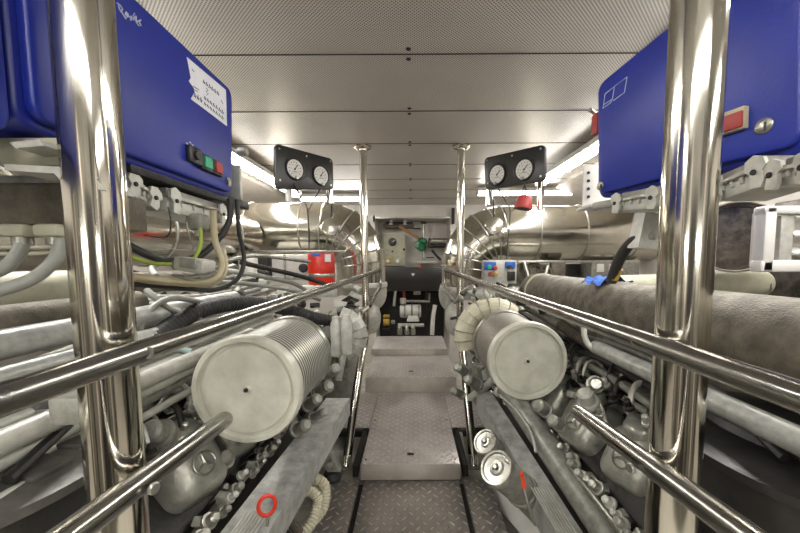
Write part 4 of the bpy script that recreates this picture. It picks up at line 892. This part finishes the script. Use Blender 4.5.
# white equipment behind, left
def cabthing(name, px0, py0, px1, py1, Y, dep, m, label, cat, bev=.01, items=()):
    a, b = P(px0, py1, Y), P(px1, py0, Y); t = thing(name, ((a.x+b.x)/2, Y+dep/2, a.z), label, cat)
    MB().box(((a.x+b.x)/2, Y+dep/2, (a.z+b.z)/2), (b.x-a.x, dep, b.z-a.z), bev=bev).build('housing', m, t)
    for (nm, x, y, w, h, mm) in items:
        MB().box(P(x, y, Y)+V((0, -.005, 0)), (w, .03, h), bev=.003).build(nm, mm, t)
    return t
wbx = cabthing('white_tank', 268, 254, 309, 280, 4.0, .2, 'white', 'white rounded tank behind the pipes left of the red canister', 'tank', .04, [('strap', 285, 267, .02, .28, 'steel')])
MB().cyl(P(304, 268, 3.99), (0, -1, 0), .05, .05, 24, .008).build('port', 'black', wbx); MB().cyl(P(292, 276, 3.99), (0, -1, 0), .04, .04, 24, .008).build('port_ring', 'grey2', wbx)
cabthing('dark_cabinet', 256, 256, 268, 280, 3.9, .2, 'drumdark', 'narrow dark cabinet beside the white tank at the left back', 'cabinet')
cabthing('instrument_rack', 222, 258, 254, 440, 3.62, .1, 'white', 'white instrument rack with coloured strips at the left back', 'rack', items=[('strip', 229, 263, .03, .16, 'redd'), ('strip', 236, 263, .05, .16, 'dark'), ('strip', 245, 263, .03, .16, 'paper'), ('strip', 224, 263, .03, .16, 'dark')])
cabthing('lower_frame', 236, 250, 345, 253, 3.9, .06, 'steel', 'steel support channel under the left exhaust pipe', 'channel', .004)
sw = cabthing('switch_panel', 484, 260, 517, 284, 3.85, .15, 'grey2', 'grey switch panel with coloured buttons below the right exhaust', 'panel', items=[('plate', 490, 266, .13, .09, 'bluecloth'), ('plate', 510, 265, .11, .07, 'bluecloth'), ('plate', 511, 276, .08, .1, 'dark')])
for x, y, m in ((489, 267, 'gbtn'), (495, 268, 'red'), (490, 274, 'redd'), (495, 274, 'yellow'), (509, 267, 'panel')): MB().cyl(P(x, y, 3.83), (0, -1, 0), .024, .03, 14, .006).build('button', m, sw)
pm = cabthing('pump_unit', 514, 262, 551, 287, 4.0, .3, 'grey', 'grey brown pump unit with round body right of the switch panel', 'pump', .03)
for dx, r in ((522, .11), (533, .12), (543, .09)): MB().lathe([(r, 0), (r, .04), (r*.6, .07), (r*.6, .03), (0, .03)], P(dx, 273, 3.98), (0, -1, .2), 28).build('body_ring', 'tan', pm)
MB().tube(cr([P(524, 262, 3.9), P(530, 280, 3.8), P(540, 286, 3.8), P(548, 266, 3.9)], 6), .02, 10).build('pipe', 'steel', pm)
cabthing('equipment_cabinet', 551, 262, 566, 282, 4.2, .3, 'tan', 'brown grey equipment cabinet under the right exhaust pipe', 'cabinet')
cabthing('equipment_cabinet', 568, 264, 590, 283, 4.6, .3, 'dark', 'darker equipment cabinet right of the brown one', 'cabinet')
cabthing('equipment_cabinet', 591, 262, 640, 284, 4.3, .3, 'grey', 'grey cabinet with pale fittings far right under the exhaust', 'cabinet', items=[('fitting', 600, 268, .08, .1, 'white'), ('fitting', 612, 268, .08, .1, 'white')])
cabthing('support_channel', 518, 260, 640, 263, 3.9, .06, 'steel', 'steel support channel under the right exhaust pipe', 'channel', .004)
# ================================================================== BACK RECESS
YW = YR
bxp = cabthing('control_box', 383, 233.5, 405, 266, YB+.35, .2, 'olive', 'cream control box with round meter in the far recess', 'control box', .01)
yy = YB+.35
g = MB().lathe([(.085, 0), (.085, .02), (.07, .025), (0, .025)], P(392.5, 242, yy), (0, -1, 0), 28).build('meter', 'panel', bxp); MB().tube([P(392.5, 242, yy-.03), P(394.5, 240, yy-.03)], .006, 6).build('needle', 'paper', g)
MB().cyl(P(392.5, 251.5, yy), (0, -1, 0), .02, .02, 12).build('knob', 'black', bxp); MB().cyl(P(404, 249.5, yy), (0, -1, 0), .025, .02, 12).build('knob', 'dark', bxp)
for x in (388, 397.5):
    k = MB().box(P(x, 261, yy)+V((0, -.01, 0)), (.15, .03, .12), bev=.006).build('socket_box', 'yellow' if x < 390 else 'olive', bxp); MB().cyl(P(x, 261, yy-.03), (0, -1, 0), .035, .01, 16).build('socket', 'paper', k)
t = thing('pipe_manifold', P(400, 224, YB+.45), 'rusty dark pipe manifold high in the far recess', 'manifold')
MB().tube(cr([P(384, 224, YB+.35), P(386, 226, YB+.35), P(390, 226.5, YB+.35), P(414, 226.5, YB+.35)], 5), .04, 12).build('pipe', 'brownhose', t)
MB().tube([P(386, 223, YB+.35), P(413, 223, YB+.35)], .022, 10).build('pipe', 'dark', t)
for x in (391, 405): MB().box(P(x, 222.5, YB+.36), (.07, .06, .1), bev=.01).build('clamp', 'white', t)
MB().box(P(409, 232.5, YB+.3), (.46, .03, .06), (0, math.atan2(11, 18), 0), .005).build('wooden_bar', 'wood', None, 'diagonal wooden bar leading to the green valve', 'bar')
t = thing('green_valve', P(421, 255, YB+.4), 'green valve on a vertical steel pipe in the far recess', 'valve')
MB().tube([P(423.5, 222, YB+.4), P(423.5, 259, YB+.4)], .03, 14).build('pipe', 'steel', t)
MB().lathe([(.03, -.14), (.09, -.12), (.10, -.03), (.07, .0), (.10, .04), (.09, .10), (.04, .13)], P(422, 244, YB+.36), (.15, 0, 1), 20).build('valve_body', 'green', t); MB().cyl(P(418, 245, YB+.35), (-.4, -1, .1), .075, .05, 20, .01).build('handwheel', 'green', t)
MB().cyl(P(423.5, 224, YB+.38), (0, 0, 1), .055, .05, 16, .01).build('flange', 'brownhose', t)
MB().tube([P(413, 228.5, YB+.4), P(421, 228.5, YB+.4)], .012, 8).build('handle', 'black', t); MB().tube([P(426, 257.5, YB+.4), P(434, 257.5, YB+.4)], .012, 8).build('handle', 'black', t)
t = thing('side_pump', P(438, 247, YB+.3), 'dark horizontal pump and pipes at the right of the far recess', 'pump')
MB().cyl(P(428, 241, YB+.3), (1, 0, 0), .055, .40, 20, .01).build('body', 'steel', t); MB().cyl(P(428, 246, YB+.28), (1, 0, 0), .04, .40, 18, .01).build('pipe', 'dark', t); MB().cyl(P(428.5, 243, YB+.28), (1, 0, 0), .10, .04, 20, .01).build('flange', 'brownhose', t)
MB().tube(cr([P(432, 250, YB+.28), P(436, 255, YB+.28), P(441, 260, YB+.28)], 4), .025, 8).build('hose', 'rubber', t)
MB().box(((xl+xr)/2+.28, YB+.4, P(430, 262, YB+.4).z), (.42, .2, .05), bev=.006).build('shelf', 'grey2', None, 'grey shelf below the green valve', 'shelf')
a, b = P(378, 291, YB+.12), P(446, 267, YB+.12)
t = thing('black_panel', ((a.x+b.x)/2, YB+.15, a.z), 'matt black panel across the far recess with small white mark', 'panel')
MB().box(((a.x+b.x)/2, YB+.15, (a.z+b.z)/2), (b.x-a.x, .05, b.z-a.z), bev=.006).build('board', 'panel', t)
o = P(413, 274.5, YB+.115); MB().prism([(0, -.035), (.035, .01), (.018, .03), (0, .018), (-.018, .03), (-.035, .01)], o, (1, 0, 0), (0, 0, 1), (0, -1, 0), .006).build('white_mark', 'paper', t)
q = P(420.5, 268, YB+.08); MB().lathe([(.035, 0), (.03, .05), (.018, .06), (0, .06)], q, (0, 0, 1), 14).build('orange_cap', 'orange', None, 'small orange cap standing on the edge of the black panel', 'cap')
cabthing('dark_backing', 380, 291, 444, 338, YB+.5, .04, 'drumdark', 'dark sheet standing in for the unlit void of the lower recess', 'backing')  # dark colour paints the shade deep in the recess
t = thing('bilge_pump', P(412, 330, YB), 'white and silver pump with stacked cylinders low in the dark recess', 'pump')
MB().cyl(P(400, 311, YB+.15), (1, 0, 0), .13, .42, 28, .02).build('motor', 'white', t)
for x in (404, 411, 418): MB().cyl(P(x, 311, YB+.15), (1, 0, 0), .145, .03, 28, .004).build('fin', 'steel', t)
MB().box(P(413, 318, YB+.1), (.26, .2, .12), bev=.02, taper=.7).build('base', 'white', t); MB().cyl(P(403, 304, YB+.1), (0, 0, 1), .06, .12, 18, .01).build('terminal', 'grey2', t)
for x in (400, 407, 413): MB().lathe([(.05, 0), (.05, .1), (.03, .13), (.05, .15), (.02, .18)], P(x, 334, YB+.0), (0, -.2, 1), 16).build('cylinder', 'steel', t)
MB().tube([P(398, 325, YB), P(424, 325, YB)], .035, 12).build('pipe', 'grey2', t); MB().tube([P(402, 301, YB+.1), P(430, 301.5, YB+.1)], .025, 12).build('pipe', 'grey', t)
t = thing('yellow_motor', P(387, 328, YB), 'small yellow brown motor low at the left of the recess', 'motor')
MB().cyl(P(383.5, 322, YB+.05), (1, 0, 0), .07, .12, 18, .01).build('body', 'yellow', t); MB().cyl(P(391, 322, YB+.05), (1, 0, 0), .04, .08, 14, .01).build('shaft', 'steel', t); MB().box(P(386.5, 316, YB+.05), (.12, .1, .05), bev=.01).build('cover', 'yellow', t); MB().box(P(386, 329, YB+.05), (.14, .1, .04), bev=.01).build('foot', 'dark', t)
for i, (pts, r, m, L_) in enumerate((([(432, 335, YB), (433, 318, YB+.05), (435, 305, YB+.1)], .045, 'white', 'white pipe standing at the right of the dark recess'), ([(394, 306, YB+.2), (395, 295, YB+.2), (396, 288, YB+.2)], .03, 'grey2', 'grey pipe at the left of the dark recess'),
    ([(426, 335, YB+.2), (426, 292, YB+.25)], .025, 'dark', 'dark upright pipe in the recess'), ([(404, 292, YB+.3), (404, 302, YB+.3)], .03, 'redd', 'short dull red pipe in the dark recess'), ([(429, 293, YB+.3), (429, 300, YB+.3)], .03, 'grey', 'short grey pipe in the dark recess'))):
    cable('pipe', pts, r, m, L_, 'pipe')
q = P(417, 291, YB+.3); MB().box(q, (.15, .05, .15), bev=.015).build('relay_box', 'grey2', None, 'pale square box hanging in the dark recess', 'box')
q = P(372, 222, YB-.1); MB().cyl(P(374, 222, YB-.1), (0, 0, 1), .018, .12, 10).build('wall_hook', 'dark', None, 'dark stub on the white beam left of the far recess', 'fitting')
MB().cyl(P(453, 224, YB-.1), (0, 0, 1), .03, .3, 12, .004).build('wall_rod', 'dark', None, 'dark upright rod on the wall right of the far recess', 'fitting')
# under-floor dark machinery beyond the engines (bulk behind engines)
for s, w in ((-1, 'left'), (1, 'right')):
    t = thing('gearbox', (s*1.1, 3.8, -.2), 'dark gearbox behind the %s engine below the exhaust elbow' % w, 'gearbox')
    MB().box((s*1.02, 3.85, .5), (.75, .7, 1.0), bev=.05).build('case', 'grey', t)
    for k in range(6): MB().lathe([(.04, 0), (.04, .02), (.025, .03), (.025, .06), (0, .06)], (s*(.7+.11*k), 3.505, .9-.1*(k % 3)), (0, -1, 0), 12).build('boss', 'steel', t)
    MB().tube(cr([(s*.7, 3.5, .9), (s*.66, 3.3, .8), (s*.7, 3.2, .5)], 6), .04, 14).build('oil_pipe', 'grey2', t)
for s_, E_ in ((-1, EL), (1, ER)):
    rr_ = random.Random(50+s_)
    for i in range(14):      # thin injector pipes and loom looping over the valve covers
        Y = (.95 if s_ < 0 else 1.05)+.09*i; u = rr_.uniform(.74, .80); h = -.52+rr_.uniform(-.03, .03)
        MB().tube(cr([H(s_*u, Y, h), H(s_*(u+.04), Y+.03, h+.06), H(s_*(u+.10), Y+.05, h+.05), H(s_*(u+.14), Y+.02, h-.02)], 5), rr_.choice((.006, .009, .011)), 8).build('loom_pipe', rr_.choice(('rubber', 'steel', 'grey2', 'dark', 'rubber')), E_)
        MB().lathe([(.018, 0), (.018, .012), (.012, .015), (.012, .04), (.006, .045), (0, .045)], H(s_*u, Y, h-.015), (-s_*.5, -.3, 1), 6 if i % 2 else 12).build('union_nut', rr_.choice(('steel', 'grey2', 'dark')), E_)
GR = {'support_column': 'thick polished steel columns', 'handrail': 'polished handrails along the walkway', 'stanchion': 'slim polished poles', 'step': 'tread plate steps of the walkway', 'floor_plate': 'tread plates of the walkway',
      'control_cabinet': 'blue electrical cabinets', 'plug_connector': 'grey plug connectors under the blue cabinets', 'gauge_panel': 'black gauge panels', 'exhaust_pipe': 'polished clad exhaust pipes', 'cable': 'cables under the left blue cabinet',
      'capillary': 'capillary lines of the gauges', 'marine_engine': 'marine engines beside the walkway', 'gearbox': 'gearboxes behind the engines', 'conduit': 'conduits from the junction housing', 'lagged_pipe': 'lagged pipes', 'equipment_cabinet': 'cabinets under the right exhaust pipe',
      'support_strut': 'white struts at the pole feet', 'support_channel': 'channels beside the near floor plate', 'support_beam': 'black crossbeams', 'side_member': 'dark side members beside the step', 'wire': 'wires under the left connector'}
for o in list(C.objects):
    b_n = o.name.split('.')[0]
    if o.parent is None and o.get('label') and b_n in GR and not o.get('group') and o['category'] != 'channel': o['group'] = GR[b_n]
from collections import Counter
for E_ in (EL, ER):
    ct = Counter(o.name.split('.')[0] for o in E_.children); print('PARTS', ct.most_common(6))
# ================================================================== world / view
W = bpy.data.worlds.new('world'); bpy.context.scene.world = W; W.use_nodes = True
W.node_tree.nodes['Background'].inputs[0].default_value = (.5, .5, .5, 1); W.node_tree.nodes['Background'].inputs[1].default_value = .3
sc_ = bpy.context.scene
sc_.view_settings.view_transform = 'Standard'; sc_.view_settings.look = 'None'; sc_.view_settings.gamma = 1; sc_.view_settings.use_curve_mapping = False
sc_.view_settings.exposure = 1.5
